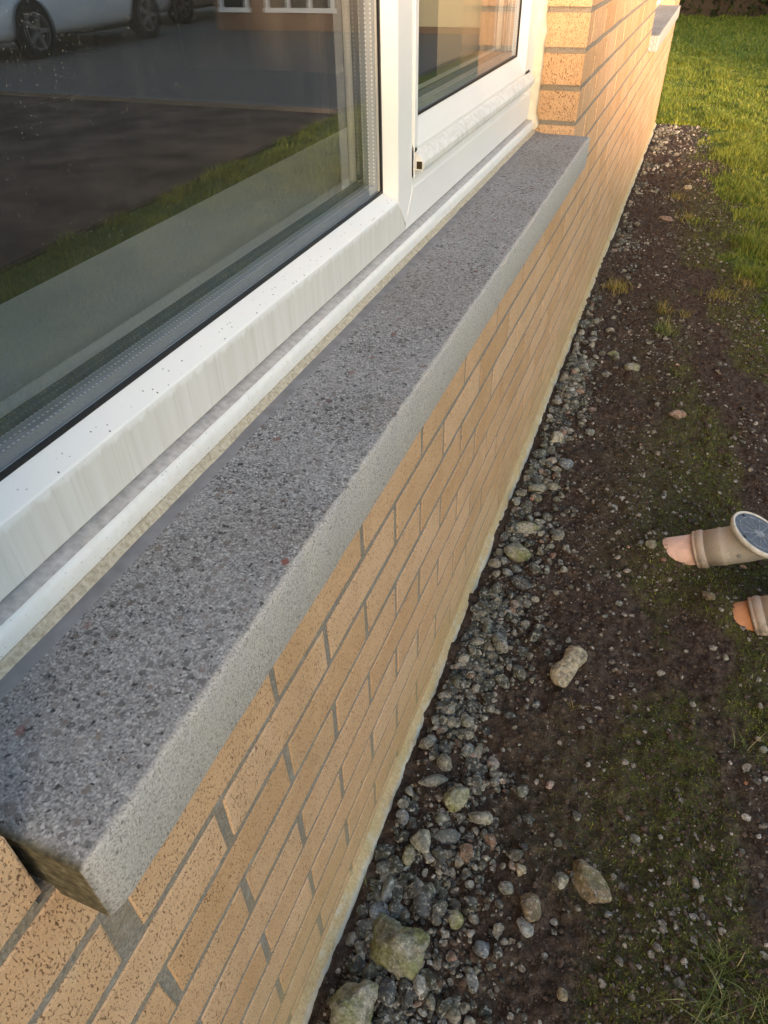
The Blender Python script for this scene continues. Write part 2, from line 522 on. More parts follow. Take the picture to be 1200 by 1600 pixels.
M = dict(
    brick=m_brick(), mortar=m_mortar(), plinth=m_plinth(), sill=m_sill(),
    upvc=m_upvc(), rail=m_upvc('streaked_white_upvc', 0, True), dirty=m_upvc('grimy_white_upvc', .55),
    cill=m_upvc('weathered_white_upvc', .30, False, (.50, .46, .40)),
    groove=flat('dirty_grey_upvc', (.45, .435, .43), .6, var=.2, scale=160),
    caulk=m_caulk(),
    caulk_white=flat('cream_caulk', (.66, .60, .48), .75, var=.12, scale=60),
    sealant=flat('grey_sealant', (.19, .19, .205), .7, var=.18, scale=60),
    end_shade=flat('hollow_shade', (.05, .035, .02), .9, .1),  # shade colour for the end of the drip bar
    black=flat('black_rubber', (.012, .012, .013), .45, .4),
    glass=m_glass('dusty_window_glass', True), glass_in=m_glass('window_glass'),
    spacer=m_spacer(),
    plaster=flat('cream_plaster', (.55, .47, .34), .85, .2, scale=5),
    board=flat('white_window_board', (.62, .63, .63), .4, .4, scale=4),
    dim=flat('darkened_room_wall', (.075, .068, .06), .9, .1, scale=6),  # dimness of the room put into the wall colour
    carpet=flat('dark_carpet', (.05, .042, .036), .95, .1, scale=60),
    roof=flat('dark_roof_tile', (.10, .075, .06), .85, scale=20),
    ground=m_ground(),
    grey_stone=m_stone('grey_stone', [(0, (.08, .085, .09)), (.25, (.18, .185, .19)), (.5, (.27, .265, .24)), (.7, (.16, .18, .195)), (.82, (.36, .34, .29)), (.93, (.26, .21, .16)), (1, (.28, .16, .115))], .18),
    dark_stone=m_stone('dark_gravel', [(0, (.025, .027, .03)), (.35, (.07, .073, .076)), (.55, (.12, .115, .10)), (.68, (.21, .185, .15)), (.84, (.29, .27, .23)), (.95, (.42, .40, .37)), (1, (.28, .13, .085))], .10),
    grit=m_stone('pale_grit', [(0, (.10, .09, .08)), (.3, (.20, .17, .14)), (.6, (.28, .24, .19)), (.85, (.38, .34, .29)), (.95, (.48, .45, .42)), (1, (.40, .16, .08))], 0),
    mossy=m_stone('mossy_stone', [(0, (.24, .23, .18)), (.5, (.30, .285, .23)), (1, (.34, .32, .26))], .6),
    tan=m_stone('tan_sandstone', [(0, (.44, .35, .22)), (1, (.54, .45, .31))], .05),
    brown_stone=m_stone('brown_stone', [(0, (.20, .14, .085)), (1, (.30, .22, .14))], .25),
    blue_stone=m_stone('blue_grey_stone', [(0, (.15, .17, .19)), (1, (.25, .27, .29))], 0),
    pale_stone=m_stone('pale_stone', [(0, (.34, .32, .25)), (1, (.44, .41, .34))], .25),
    red_stone=m_stone('reddish_stone', [(0, (.30, .17, .11)), (1, (.36, .23, .17))], 0),
    slate=m_stone('slate_grey_stone', [(0, (.075, .08, .085)), (1, (.12, .12, .12))], 0),
    lawn=m_blade('lawn_grass', [(0, (.09, .135, .02)), (.4, (.165, .225, .028)), (.8, (.26, .30, .04)), (1, (.38, .33, .09))]),
    straw=m_blade('yellowed_grass', [(0, (.12, .13, .03)), (.4, (.28, .23, .06)), (.8, (.42, .30, .09)), (1, (.5, .38, .16))]),
    tuft=m_blade('green_grass', [(0, (.10, .135, .04)), (.5, (.18, .22, .065)), (.8, (.34, .33, .13)), (1, (.50, .43, .22))]),
    mossblade=m_blade('moss_green', [(0, (.06, .065, .018)), (.6, (.14, .16, .034)), (1, (.29, .31, .06))]),
    leaf=m_blade('hedge_leaf', [(0, (.015, .025, .008)), (.6, (.035, .055, .015)), (1, (.07, .09, .025))]),
    bark=flat('bark', (.07, .05, .035), .9),
    tarmac=flat('tarmac', (.115, .105, .095), .9, .2, var=.3, scale=150),
    bed=flat('dark_soil', (.085, .062, .048), .95, .1, var=.6, scale=2.5),
    kerb=flat('kerb_concrete', (.13, .12, .11), .9),
    carpaint=flat('white_car_paint', (.84, .85, .87), .22, .5, var=.02),
    carglass=flat('car_glass', (.02, .022, .025), .08, .6),
    tyre=flat('tyre_rubber', (.022, .022, .023), .8),
    rim=flat('alloy_rim', (.35, .35, .36), .35, .5, .6),
    lamp=flat('headlamp', (.35, .37, .38), .12, .6),
    nbrick=flat('brown_brick', (.22, .13, .085), .9, var=.3, scale=40),
    cream=flat('cream_render', (.66, .54, .33), .9, var=.05),
    clay=flat('terracotta_plastic', (.46, .20, .085), .55, .4, var=.15, scale=40),
)


# ------------------------------------------------------------------ the ground
def lawn_mask(x, y):
    xb = np.interp(y, [-50, 2.4, 3.2, 4.2, 5.2, 6.4, 6.9, 7.3], [.98, .95, .74, .60, .50, .44, .30, -9])
    nz = (fbm(x * 5, y * 3.2, 31, 5) - .5) * .62
    m = sstep(-.10, .10, x - xb + nz)
    m = np.where((y > 7.05 + (fbm(x * 3, y * 3, 5) - .5) * .5), 1.0, m)
    return m


def moss_mask(x, y):
    a = fbm(x * 4.2, y * 2.6, 71, 4)
    r = sstep(.14, .55, x)
    g = sstep(.30, .60, x) * sstep(2.4, .7, y) * .07
    return np.clip(sstep(.42, .56, a + g + (r - .6) * .18) * r, 0, 1)


def ground_h(x, y):
    h = (fbm(x * 7, y * 7, 11, 3) - .5) * .022 + (fbm(x * 30, y * 30, 12, 3) - .5) * .022 + (fbm(x * 95, y * 95, 13, 2) - .5) * .010
    near = sstep(14, 5, np.abs(y)) * sstep(3.0, 1.5, np.abs(x))
    calm = np.exp(-(((x - .46) / .09) ** 2 + ((y - 1.49) / .08) ** 2)) + np.exp(-(((x - .60) / .09) ** 2 + ((y - 1.315) / .08) ** 2))
    h = h * near * (1 - .85 * np.clip(calm, 0, 1))
    h = h + .03 * np.exp(-(((x - .425) / .05) ** 2 + ((y - 1.49) / .06) ** 2))
    h = h + .03 * np.exp(-(((x - .575) / .05) ** 2 + ((y - 1.315) / .06) ** 2))
    return h - .004


def build_ground():
    xs = np.concatenate([[-300, -80, -25, -8, -4, -2, -1, -.4], np.linspace(-.06, 1.15, 235),
                         np.linspace(1.2, 2.6, 24), [3.2, 4.5, 7, 12, 25, 80, 300]])
    ys = [.12]
    while ys[-1] < 9: ys.append(ys[-1] + max(.0055, .0048 * ys[-1] + .001))
    ys = np.concatenate([[-300, -80, -25, -10, -4, -1.5, -.5, -.1], ys, [9.6, 10.4, 11.5, 13, 15, 18, 22, 30, 60, 120, 300]])
    X, Y = np.meshgrid(xs, ys)
    Z = ground_h(X, Y)
    v = np.stack([X, Y, Z], -1).reshape(-1, 3)
    nx, ny = len(xs), len(ys)
    i = np.arange(nx - 1)[None, :] + np.arange(ny - 1)[:, None] * nx
    i = i.ravel()
    f = np.stack([i, i + 1, i + 1 + nx, i + nx], -1)
    me = fast_mesh('ground', v, f, True)
    a = me.attributes.new('lawn', 'FLOAT', 'POINT'); a.data.foreach_set('value', lawn_mask(X, Y).ravel().astype(np.float32))
    a = me.attributes.new('moss', 'FLOAT', 'POINT'); a.data.foreach_set('value', moss_mask(X, Y).ravel().astype(np.float32))
    tag(link('ground', me, M['ground']), kind='structure')
    # seen in the panes: soil bed, kerb and tarmac drive beyond the lawn
    tag(MB().box(2.45, 14, -6, 6.5, -.2, .012).obj('garden_bed', M['bed']), kind='structure')
    tag(MB().box(2.45, 14, 6.505, 6.62, -.2, .05).obj('kerb', M['kerb']), kind='structure')
    tag(MB().box(2.45, 14, 6.625, 30, -.2, .03).obj('driveway', M['tarmac']), kind='structure')


build_ground()

# ------------------------------------------------------------------ the house
house = empty('brick_house', (0, 0, 0))
tag(house, 'buff brick house with white framed window above a long concrete sill', 'house')

Y0, Y1, ZT = -2.0, 6.85, 2.5
OPEN = [(.085, 1.95), (4.2, 6.06)]
ZS, ZH = .7995, 2.10      # bottom of sill, head of the openings
GZ, GL, JW = .0755, .2245, .0118


def rects():
    r = [(Y0, Y1, -.4, ZS)]
    e = .0045
    ys = [Y0] + [c for o in OPEN for c in (o[0] - e, o[1] + e)] + [Y1]
    for k in range(0, len(ys), 2): r.append((ys[k], ys[k + 1], ZS, ZH))
    r.append((Y0, Y1, ZH, ZT))
    return r


wb = MB()
for (a, b, c, d) in rects(): wb.box(-.24, -.0014, a, b, c, d)
wall = wb.obj('wall', M['mortar'], house)
wall['label'] = 'grey mortar bed between the buff bricks'
wb = MB()
for (a, b, c, d) in rects(): wb.box(-.36, -.242, a, b, c, d)
wb.obj('inner_wall', M['plaster'], house)

_bm = {}


def brick_mesh(L, H, var):
    key = (round(L, 3), var)
    if key in _bm: return _bm[key]
    r = random.Random(hash(key) & 0xffff)
    D = .1025; hy, hz = L / 2, H / 2
    base = [(-hy, -hz), (-hy * .35, -hz), (hy * .35, -hz), (hy, -hz), (hy, hz), (hy * .35, hz), (-hy * .35, hz), (-hy, hz)]
    j = [(y + r.uniform(-1, 1) * .0016, z + r.uniform(-1, 1) * .0013) for y, z in base]
    b = .0017
    inn = [(y - math.copysign(b, y) * (1 if abs(y) > hy * .8 else 0) + r.uniform(-1, 1) * .0005, z - math.copysign(b, z)) for y, z in j]
    v = [(-D, y, z) for y, z in j] + [(-.0009 + r.uniform(-.0003, .0003), y, z) for y, z in j] + [(r.uniform(-.0004, .0005), y, z) for y, z in inn]
    f = []
    for k in range(2):
        for i in range(8):
            a = k * 8 + i; c = k * 8 + (i + 1) % 8
            f.append((a, c, c + 8, a + 8))
    f += [(16, 17, 22, 23), (17, 18, 21, 22), (18, 19, 20, 21), (7, 6, 5, 4, 3, 2, 1, 0)]
    me = mesh('brick', v, f)
    me.materials.append(M['brick'])
    _bm[key] = me
    return me


def cproj(P):
    c = CAM_R.T @ (np.array(P) - CAM_C)
    if c[2] < .05: return None
    return 600 + CAM_F * c[0] / c[2], 800 + CAM_F * c[1] / c[2]


def parea(y0, y1, z0, z1):
    n = 0; q = []
    for yy, zz in ((y0, z0), (y1, z0), (y1, z1), (y0, z1)):
        p = cproj((0, yy, zz))
        if p is None: return 0
        q.append((min(max(p[0], 0), 1200), min(max(p[1], 0), 1600)))
    return abs(sum(q[i][0] * q[(i + 1) % 4][1] - q[(i + 1) % 4][0] * q[i][1] for i in range(4))) / 2


bricks = []
k = 0
z0 = .875 - GZ * 12
ci = 12
while z0 < ZT - .02:
    # course whose bed joints lie at z0 and z0 + GZ
    off = .342 if (ci - 3) % 2 == 0 else .342 - GL / 2
    n0 = math.floor((Y0 - off) / GL)
    zc = z0 + GZ / 2
    y = off + n0 * GL
    segs = []
    while y < Y1:
        segs.append([y + JW / 2, y + GL - JW / 2]); y += GL
    solid = [(Y0, Y1)]
    if ZS - .01 < zc < ZH: solid = [(Y0, OPEN[0][0]), (OPEN[0][1], OPEN[1][0]), (OPEN[1][1], Y1)]
    for (s0, s1) in segs:
        for (a, b) in solid:
            c, d = max(s0, a), min(s1, b)
            if d - c > .03: bricks.append((c, d, z0 + JW / 2, z0 + GZ - JW / 2))
    z0 += GZ; ci -= 1
# wide, buttered joint next to the near end of the sill
bricks = [((c, min(d, .100), e, f) if (abs((e + f) / 2 - .686) < .01 and c < .1 < d + .03 and d < .13) else
           ((max(c, .1265), d, e, f) if (abs((e + f) / 2 - .686) < .01 and .11 < c < .14) else (c, d, e, f))) for (c, d, e, f) in bricks]
vis = sorted(bricks, key=lambda q: -parea(*q))
single, rest = vis[:300], vis[300:]
rb = random.Random(3)


def place_brick(c, d, e, f):
    me = brick_mesh(round((d - c) / .004) * .004 if abs(d - c - (GL - JW)) > .004 else GL - JW, GZ - JW, rb.randrange(6))
    return me, (rb.uniform(-.0002, .0004), (c + d) / 2, (e + f) / 2), rb.uniform(-.0012, .0012)


for q in single:
    me, loc, rz = place_brick(*q)
    o = link('brick', me, None, wall, loc)
    o.rotation_euler = (rb.uniform(-.004, .004), 0, rz)
vv, ff, n = [], [], 0
for q in rest:
    me, loc, rz = place_brick(*q)
    co = [tuple(vt.co) for vt in me.vertices]
    vv += [(x + loc[0], y + loc[1], z + loc[2]) for x, y, z in co]
    ff += [tuple(i + n for i in p.vertices) for p in me.polygons]
    n += len(co)
tag(link('brick_courses', mesh('brick_courses', vv, ff), M['brick'], wall), kind='stuff')

# cement plinth at the foot of the wall: uneven front, sloping top
ny = 620
ys = np.linspace(Y0, Y1 + .02, ny)
rr = []
for y in ys:
    a = float(fbm(np.array([y * 9.0]), np.array([1.5]), 3, 4)[0] - .5); b = float(fbm(np.array([y * 31.0]), np.array([4.5]), 4, 3)[0] - .5)
    fx = .018 + a * .002 + b * .0012
    rr.append([(-.006, y, -.15), (fx + .002, y, -.15), (fx, y, -.008 + b * .006), (fx - .003, y, .001 + a * .003), (.010 + b * .002, y, .007 + a * .003), (.004 + b * .001, y, .013 + a * .004), (.0012, y, .018 + a * .008), (-.006, y, .022 + a * .008)])
pl = MB().quadstrip(rr).obj('plinth', M['plinth'], house, True)
pl['label'] = 'pale stained cement strip along the foot of the wall'

# dried mortar smear on the far reveal
# ---- sills
def make_sill(y0, y1, label):
    # cross-section (x, z), arris slightly rounded and chipped
    sec = [(-.20, .80), (.0, .7875), (.0405, .787), (.0415, .790), (.0415, .8490), (.0405, .8513), (.0375, .8523), (.02, .8526), (-.02, .8534), (-.06, .8542), (-.20, .856)]
    n = max(2, int((y1 - y0) / .008))
    rings = []
    for i in range(n + 1):
        y = y0 + (y1 - y0) * i / n
        j = lambda s, sc: float(fbm(np.array([y * sc]), np.array([s * 3.7]), 9, 3)[0] - .5)
        chip = max(0, j(2, 40) - .16) * .03 + (max(0, j(5, 130)) * .010 if y - y0 < .02 else 0)
        endround = .004 * max(0, 1 - (y - y0) / .012) if y - y0 < .012 else (.003 * max(0, 1 - (y1 - y) / .01))
        ring = []
        for q, (x, z) in enumerate(sec):
            dx = dz = 0
            if q in (2, 3): dx = j(1, 25) * .002 - endround
            if q in (4, 5, 6): dx = j(2, 60) * .004 - chip - endround; dz = j(3, 60) * .002 - chip * .6 - endround * .6
            if q in (7, 8, 9): dz = j(q, 20) * .0012 - endround * .7
            ring.append((x + dx, y, z + dz))
        rings.append(ring)
    o = MB().quadstrip(rings).obj('window_sill', M['sill'], house, True)
    o.data.polygons.foreach_set('use_smooth', [len(p.vertices) == 4 for p in o.data.polygons])
    m = o.modifiers.new('edges', 'EDGE_SPLIT'); m.split_angle = rad(50)
    o['label'] = label
    return o


make_sill(.0925, 1.946, 'grey concrete sill with dark weathered top and pale front face')
make_sill(4.204, 6.056, 'far grey concrete sill under the second window')


def strip(name, sec, y0, y1, mat, parent, n=120, wob=0., wsel=(), seed=0, smooth=True):
    rings = []
    for i in range(n + 1):
        y = y0 + (y1 - y0) * i / n
        w = float(fbm(np.array([y * 22.0]), np.array([seed * 2.3]), 41 + seed, 4)[0] - .5) * wob
        rings.append([(x + (w if q in wsel else 0), y, z) for q, (x, z) in enumerate(sec)])
    o = MB().quadstrip(rings).obj(name, mat, parent, smooth)
    if smooth:
        m = o.modifiers.new('edges', 'EDGE_SPLIT'); m.split_angle = rad(45)
    return o


# ---- the window
def make_window(y0, y1, parent):
    """frame with a big fixed light on the left and an opening sash on the right"""
    ym0, ym1 = y0 + (1.003 - .085), y0 + (1.062 - .085)     # mullion face
    ytip = (ym0 + ym1) / 2
    FX, GXo = -.113, -.135
    root = empty('window', (0, 0, 0), parent)
    # plastic cill section under the frame
    strip('cill', [(-.20, .857), (-.102, .857), (-.1, .861), (-.0995, .874), (-.1005, .8785), (-.104, .8815), (-.110, .8835), (-.20, .8845)], y0 + .012, y1 - .012, M['cill'], root, 40)
    strip('cill_ledge', [(-.116, .8825), (-.1035, .8818), (-.1033, .8825), (-.1045, .8830), (-.110, .8846), (-.116, .8852)], y0 + .013, y1 - .013, M['groove'], root, 60, .0008, (1, 2, 3), 5)
    strip('caulk', [(-.112, .853), (-.0905, .8525), (-.0912, .8545), (-.0945, .8575), (-.0982, .8625), (-.112, .8625)], y0 + .009, y1 - .02, M['caulk'], root, 160, .003, (1, 2, 3), 1)
    strip('sealant_strip', [(-.094, .851), (-.082, .851), (-.0815, .8545), (-.0840, .8556), (-.094, .8562)], y0 + .008, y1 - .006, M['sealant'], root, 160, .003, (1, 2, 3), 2)
    strip('shadow_gap', [(-.17, .883), (-.1165, .883), (-.1165, .8875), (-.17, .8875)], y0 + .012, y1 - .012, M['groove'], root, 4)

    # bottom rails: profile points with their own ends, mitred into the mullion foot
    def rail(name, prof, ya, yb, mat, wfoot):
        # prof: (x, z, end shift at mullion)
        v = [(x, ya(x, z), z) for x, z in prof] + [(x, yb(x, z), z) for x, z in prof]
        n = len(prof)
        f = [(i, (i + 1) % n, n + (i + 1) % n, n + i) for i in range(n)] + [tuple(reversed(range(n))), tuple(range(n, 2 * n))]
        o = link(name, mesh(name, v, f), mat, root)
        bevel(o, .0016, 3)
        return o

    zt, ztip = .938, .895

    def foot(x, z, s):      # the V-shaped foot of the mullion
        t = min(max((z - ztip) / (zt - ztip), 0), 1)
        e = ytip + s * t * (ym1 - ym0) / 2
        if z > zt: e = (ym0 - .012 * (z - zt) / .014) if s < 0 else (ym1 + .012 * (z - zt) / .014)
        return e + s * .0004

    lprof = [(-.185, .888), (FX, .888), (FX, ztip), (FX, .9165), (FX, zt), (GXo, .952), (-.185, .952)]
    rail('bottom_rail', lprof, lambda x, z: y0 + .012, lambda x, z: foot(x, z, -1), M['rail'], -1)
    rprof = [(-.185, .888), (FX, .888), (FX, ztip), (FX, .9165), (FX, .941), (-.128, .951), (-.185, .951)]
    rail('bottom_rail', rprof, lambda x, z: foot(x, z, 1), lambda x, z: y1 - .022, M['upvc'], 1)
    # mullion: bevelled to the fixed light, square to the sash
    zt2 = ZH - .012
    pts = [(FX, ym0), (FX, ytip), (FX, ym1), (-.128, ym1 + .010), (-.185, ym1 + .010), (-.185, ym0 - .012), (GXo, ym0 - .012)]
    zb = [zt, ztip, zt, .951, .951, .952, .952]
    v = [(x, y, z) for (x, y), z in zip(pts, zb)] + [(x, y, zt2) for x, y in pts]
    n = len(pts)
    f = [(i, (i + 1) % n, n + (i + 1) % n, n + i) for i in range(n)] + [tuple(reversed(range(n))), tuple(range(n, 2 * n))]
    bevel(link('mullion', mesh('mullion', v, f), M['upvc'], root), .0015, 3)

    # outer stiles and head
    def stile(name, ya, yb, inner):
        w = yb - ya
        if inner > 0: pp = [(FX, ya), (FX, yb - .012), (GXo, yb), (-.185, yb), (-.185, ya)]
        else: pp = [(FX, ya + .010), (FX, yb), (-.185, yb), (-.185, ya), (-.128, ya)]
        n = len(pp)
        v = [(x, y, .9425) for x, y in pp] + [(x, y, zt2) for x, y in pp]
        f = [(i, (i + 1) % n, n + (i + 1) % n, n + i) for i in range(n)] + [tuple(reversed(range(n))), tuple(range(n, 2 * n))]
        bevel(link(name, mesh(name, v, f), M['upvc'], root), .0015, 3)
    stile('stile', y0 + .012, y0 + .075, 1)
    stile('stile', y1 - .0735, y1 - .022, -1)
    bevel(MB().box(-.185, FX, y0 + .012, y1 - .022, zt2 - .055, zt2 + .004).obj('head_rail', M['upvc'], root), .002)

    # fixed light ---------------------------------------------------
    ga, gb = y0 + .070, ym0 - .012
    def light(ga, gb, zb, zt_, xo, gname):
        MB().box(xo - .004, xo, ga - .012, gb + .012, zb - .012, zt_).obj('pane', M['glass'], root)
        MB().box(xo - .026, xo - .022, ga - .012, gb + .012, zb - .012, zt_).obj('pane', M['glass_in'], root)
        g = MB()
        g.box(xo + .0003, xo + .0035, ga, gb, zb - .001, zb + .0028)
        g.box(xo + .0003, xo + .0035, gb - .0034, gb + .0005, zb + .003, zt_)
        g.box(xo + .0003, xo + .0035, ga - .0005, ga + .0034, zb + .003, zt_)
        g.obj('gasket', M['black'], root)
        sp = MB()
        sp.box(xo - .0215, xo - .0045, ga - .01, gb + .01, zb - .010, zb + .0105)
        sp.box(xo - .0215, xo - .0045, gb - .0085, gb + .0095, zb + .011, zt_)
        sp.box(xo - .0215, xo - .0045, ga - .0095, ga + .0085, zb + .011, zt_)
        sp.obj('spacer_bar', M['spacer'], root)
        gi = MB()
        gi.box(xo - .032, xo - .0265, ga - .012, gb + .012, zb - .012, zb + .016)
        gi.box(xo - .032, xo - .0265, gb - .012, gb + .012, zb + .017, zt_)
        gi.obj('inner_gasket', M['black'], root)
        # glazing bead on the room side
        bd = MB()
        bd.box(xo - .056, xo - .0325, ga - .03, gb + .03, zb - .03, zb + .012)
        bd.box(xo - .046, xo - .0325, gb - .003, gb + .03, zb + .0125, zt_)
        bd.obj('inner_bead', M['upvc'], root)
    light(ga, gb, .952, zt2 - .056, GXo - .001, 'pane')

    # opening sash --------------------------------------------------
    sa, sb = ym1 + .0012, y1 - .078
    SX = -.106
    zr0, zr1 = .9545, .996
    # bottom rail of the sash: face, then bevel back to the glass
    gz = 1.030
    prof = [(-.17, zr0), (SX - .004, zr0), (SX - .004, zr1), (-.126, gz), (-.17, gz)]
    v = [(x, sa, z) for x, z in prof] + [(x, sb, z) for x, z in prof]; n = len(prof)
    f = [(i, (i + 1) % n, n + (i + 1) % n, n + i) for i in range(n)] + [tuple(reversed(range(n))), tuple(range(n, 2 * n))]
    bevel(link('sash_rail', mesh('sash_rail', v, f), M['upvc'], root), .0015, 3)
    # drip bar: dirty solid strip; dark block stands in for a shaded hollow end
    dsec = [(SX - .004, .9905), (-.106, .9888), (-.0975, .9795), (-.0958, .9765), (-.0958, .969), (-.0975, .9660), (SX - .004, .9655)]
    rings = [[(x, y, z) for x, z in dsec] for y in np.linspace(sa + .002, sb - .004, 60)]
    d = MB().quadstrip(rings).obj('drip_bar', M['dirty'], root)
    d['label'] = 'grimy weather bar along the foot of the sash'
    MB().box(-.1065, -.0985, sa + .0005, sa + .0030, .9685, .9785).obj('hollow_shade_block', M['end_shade'], root)  # dark colour stands in for shade inside the bar end
    # stiles of the sash
    for (pa, pb, inner) in ((sb - .085, sb, 1), (sa, sa + .026, 0)):
        if inner: pp = [(SX - .004, pa + .034), (SX - .004, pb), (-.17, pb), (-.17, pa), (-.126, pa)]
        else: pp = [(SX - .004, pa), (SX - .004, pb - .012), (-.126, pb), (-.17, pb), (-.17, pa)]
        n = len(pp)
        v = [(x, y, zr0 + .0003 if abs(x + .126) > .001 else gz) for x, y in pp] + [(x, y, zt2 - .06) for x, y in pp]
        for i in range(n):
            if v[i][0] > -.12 and ((inner and abs(v[i][1] - pb) > .001) or (not inner and abs(v[i][1] - pa) > .001)): v[i] = (v[i][0], v[i][1], zr1)
        f = [(i, (i + 1) % n, n + (i + 1) % n, n + i) for i in range(n)] + [tuple(reversed(range(n))), tuple(range(n, 2 * n))]
        bevel(link('sash_stile', mesh('sash_stile', v, f), M['upvc'], root), .0012, 2)
    MB().box(-.125, SX - .012, sb + .0003, sb + .0040, 1.0, zt2 - .056).obj('seal', M['black'], root)
    MB().box(-.17, -.1135, sb + .0002, sb + .0044, .9515, .9995).obj('corner_block', M['upvc'], root)
    light(sa + .026, sb - .085, gz, zt2 - .06, -.127, 'pane')
    # end caulk against the brick reveal
    rings = []
    for z in np.linspace(.8535, ZH - .01, 90):
        w = float(fbm(np.array([z * 34.0]), np.array([2.2]), 77, 4)[0] - .5)
        b = .010 * math.exp(-((z - .872) / .012) ** 2)
        rings.append([(-.150, y1 - .0235, z), (-.1115 + b * .6, y1 - .0235 - b * .3, z), (-.100 + w * .010 + b, y1 - .010, z), (-.094 + w * .012 + b, y1 + .003, z), (-.150, y1 + .003, z)])
    MB().quadstrip(rings).obj('end_caulk', M['caulk_white'], root, True)
    return root


make_window(*OPEN[0], house)['label'] = 'white window frame with fixed light and opening sash over the long sill'
make_window(*OPEN[1], house)['label'] = 'second white framed window further along the wall'
# room
MB().box(-.365, -.186, -.5, 2.4, .90, .9505).obj('window_board', M['board'], house)
rm = MB()
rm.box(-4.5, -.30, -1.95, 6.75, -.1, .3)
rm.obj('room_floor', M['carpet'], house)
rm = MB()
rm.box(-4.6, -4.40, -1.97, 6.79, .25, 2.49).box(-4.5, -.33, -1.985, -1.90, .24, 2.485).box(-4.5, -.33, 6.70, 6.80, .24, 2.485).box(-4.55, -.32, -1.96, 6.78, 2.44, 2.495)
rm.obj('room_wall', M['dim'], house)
# eaves
MB().box(-5, .30, Y0 - .3, Y1 + .3, 2.505, 2.53).obj('soffit', M['upvc'], house)
rf = MB()
rf.v = [(.36, Y0 - .35, 2.53), (.36, Y1 + .35, 2.53), (-4, Y1 + .35, 4.4), (-4, Y0 - .35, 4.4), (-8.5, Y1 + .35, 2.53), (-8.5, Y0 - .35, 2.53)]
rf.f = [(0, 1, 2, 3), (3, 2, 4, 5), (0, 3, 5), (1, 4, 2), (0, 5, 4, 1)]
rf.obj('roof', M['roof'], house)
MB().box(-8.3, -4.65, Y0, Y1, -.3, 2.5).box(-4.6, -.365, Y1 - .045, Y1, -.3, 2.5).box(-4.6, -.365, Y0, Y0 + .05, -.3, 2.5).obj('back_wall', M['nbrick'], house)


# ------------------------------------------------------------------ stones
def ico(sub):
    import bmesh
    bm = bmesh.new(); bmesh.ops.create_icosphere(bm, subdivisions=sub, radius=1)
    v = np.array([x.co[:] for x in bm.verts]); f = np.array([[q.index for q in p.verts] for p in bm.faces]); bm.free()
    return v, f


ICO = {k: ico(k) for k in (1, 2, 3, 4)}


def stone_shape(sub, seed, planes=9, ang=.8, rough=.05):
    v, f = ICO[sub]; v = v.copy(); r = np.random.default_rng(seed)
    for _ in range(planes):
        n = r.normal(size=3); n /= np.linalg.norm(n); d = r.uniform(.48, .86)
        s = v @ n - d
        v -= np.outer(np.clip(s, 0, None) * ang, n)
    if rough:
        o = r.uniform(0, 50, 3)
        q = fbm(v[:, 0] * 2.6 + o[0] + v[:, 2] * 1.7, v[:, 1] * 2.6 + o[1] - v[:, 2] * 1.3, int(o[2]), 4) - .5
        q2 = fbm(v[:, 0] * 9 + o[1] + v[:, 2] * 6, v[:, 1] * 9 + o[2] - v[:, 2] * 5, int(o[0]), 3) - .5
        v *= (1 + q * rough * 5 + q2 * rough * 1.5)[:, None]
    return v, f


def stone(name, x, y, w, d, h, mat, label, rz=0, sub=3, seed=1, planes=9, ang=.8, rough=.05, sink=.3, group=None, shape=None, cat='stone'):
    v, f = stone_shape(sub, seed, planes, ang, rough)
    if shape: v = shape(v)
    v = v * np.array([w / 2, d / 2, h / 2])
    me = fast_mesh(name, v, f, True)
    o = link(name, me, M[mat])
    o.location = (x, y, float(ground_h(np.array([x]), np.array([y]))[0]) + h / 2 - sink * h)
    o.rotation_euler = (0, 0, rz)
    tag(o, label, cat, group)
    return o


def peanut(v):
    v = v.copy()
    t = v[:, 1]
    v[:, 0] *= 1 - .30 * np.exp(-((t - .05) / .25) ** 2)
    v[:, 0] += .45 * np.sin(t * 2.6 + .2)
    return v


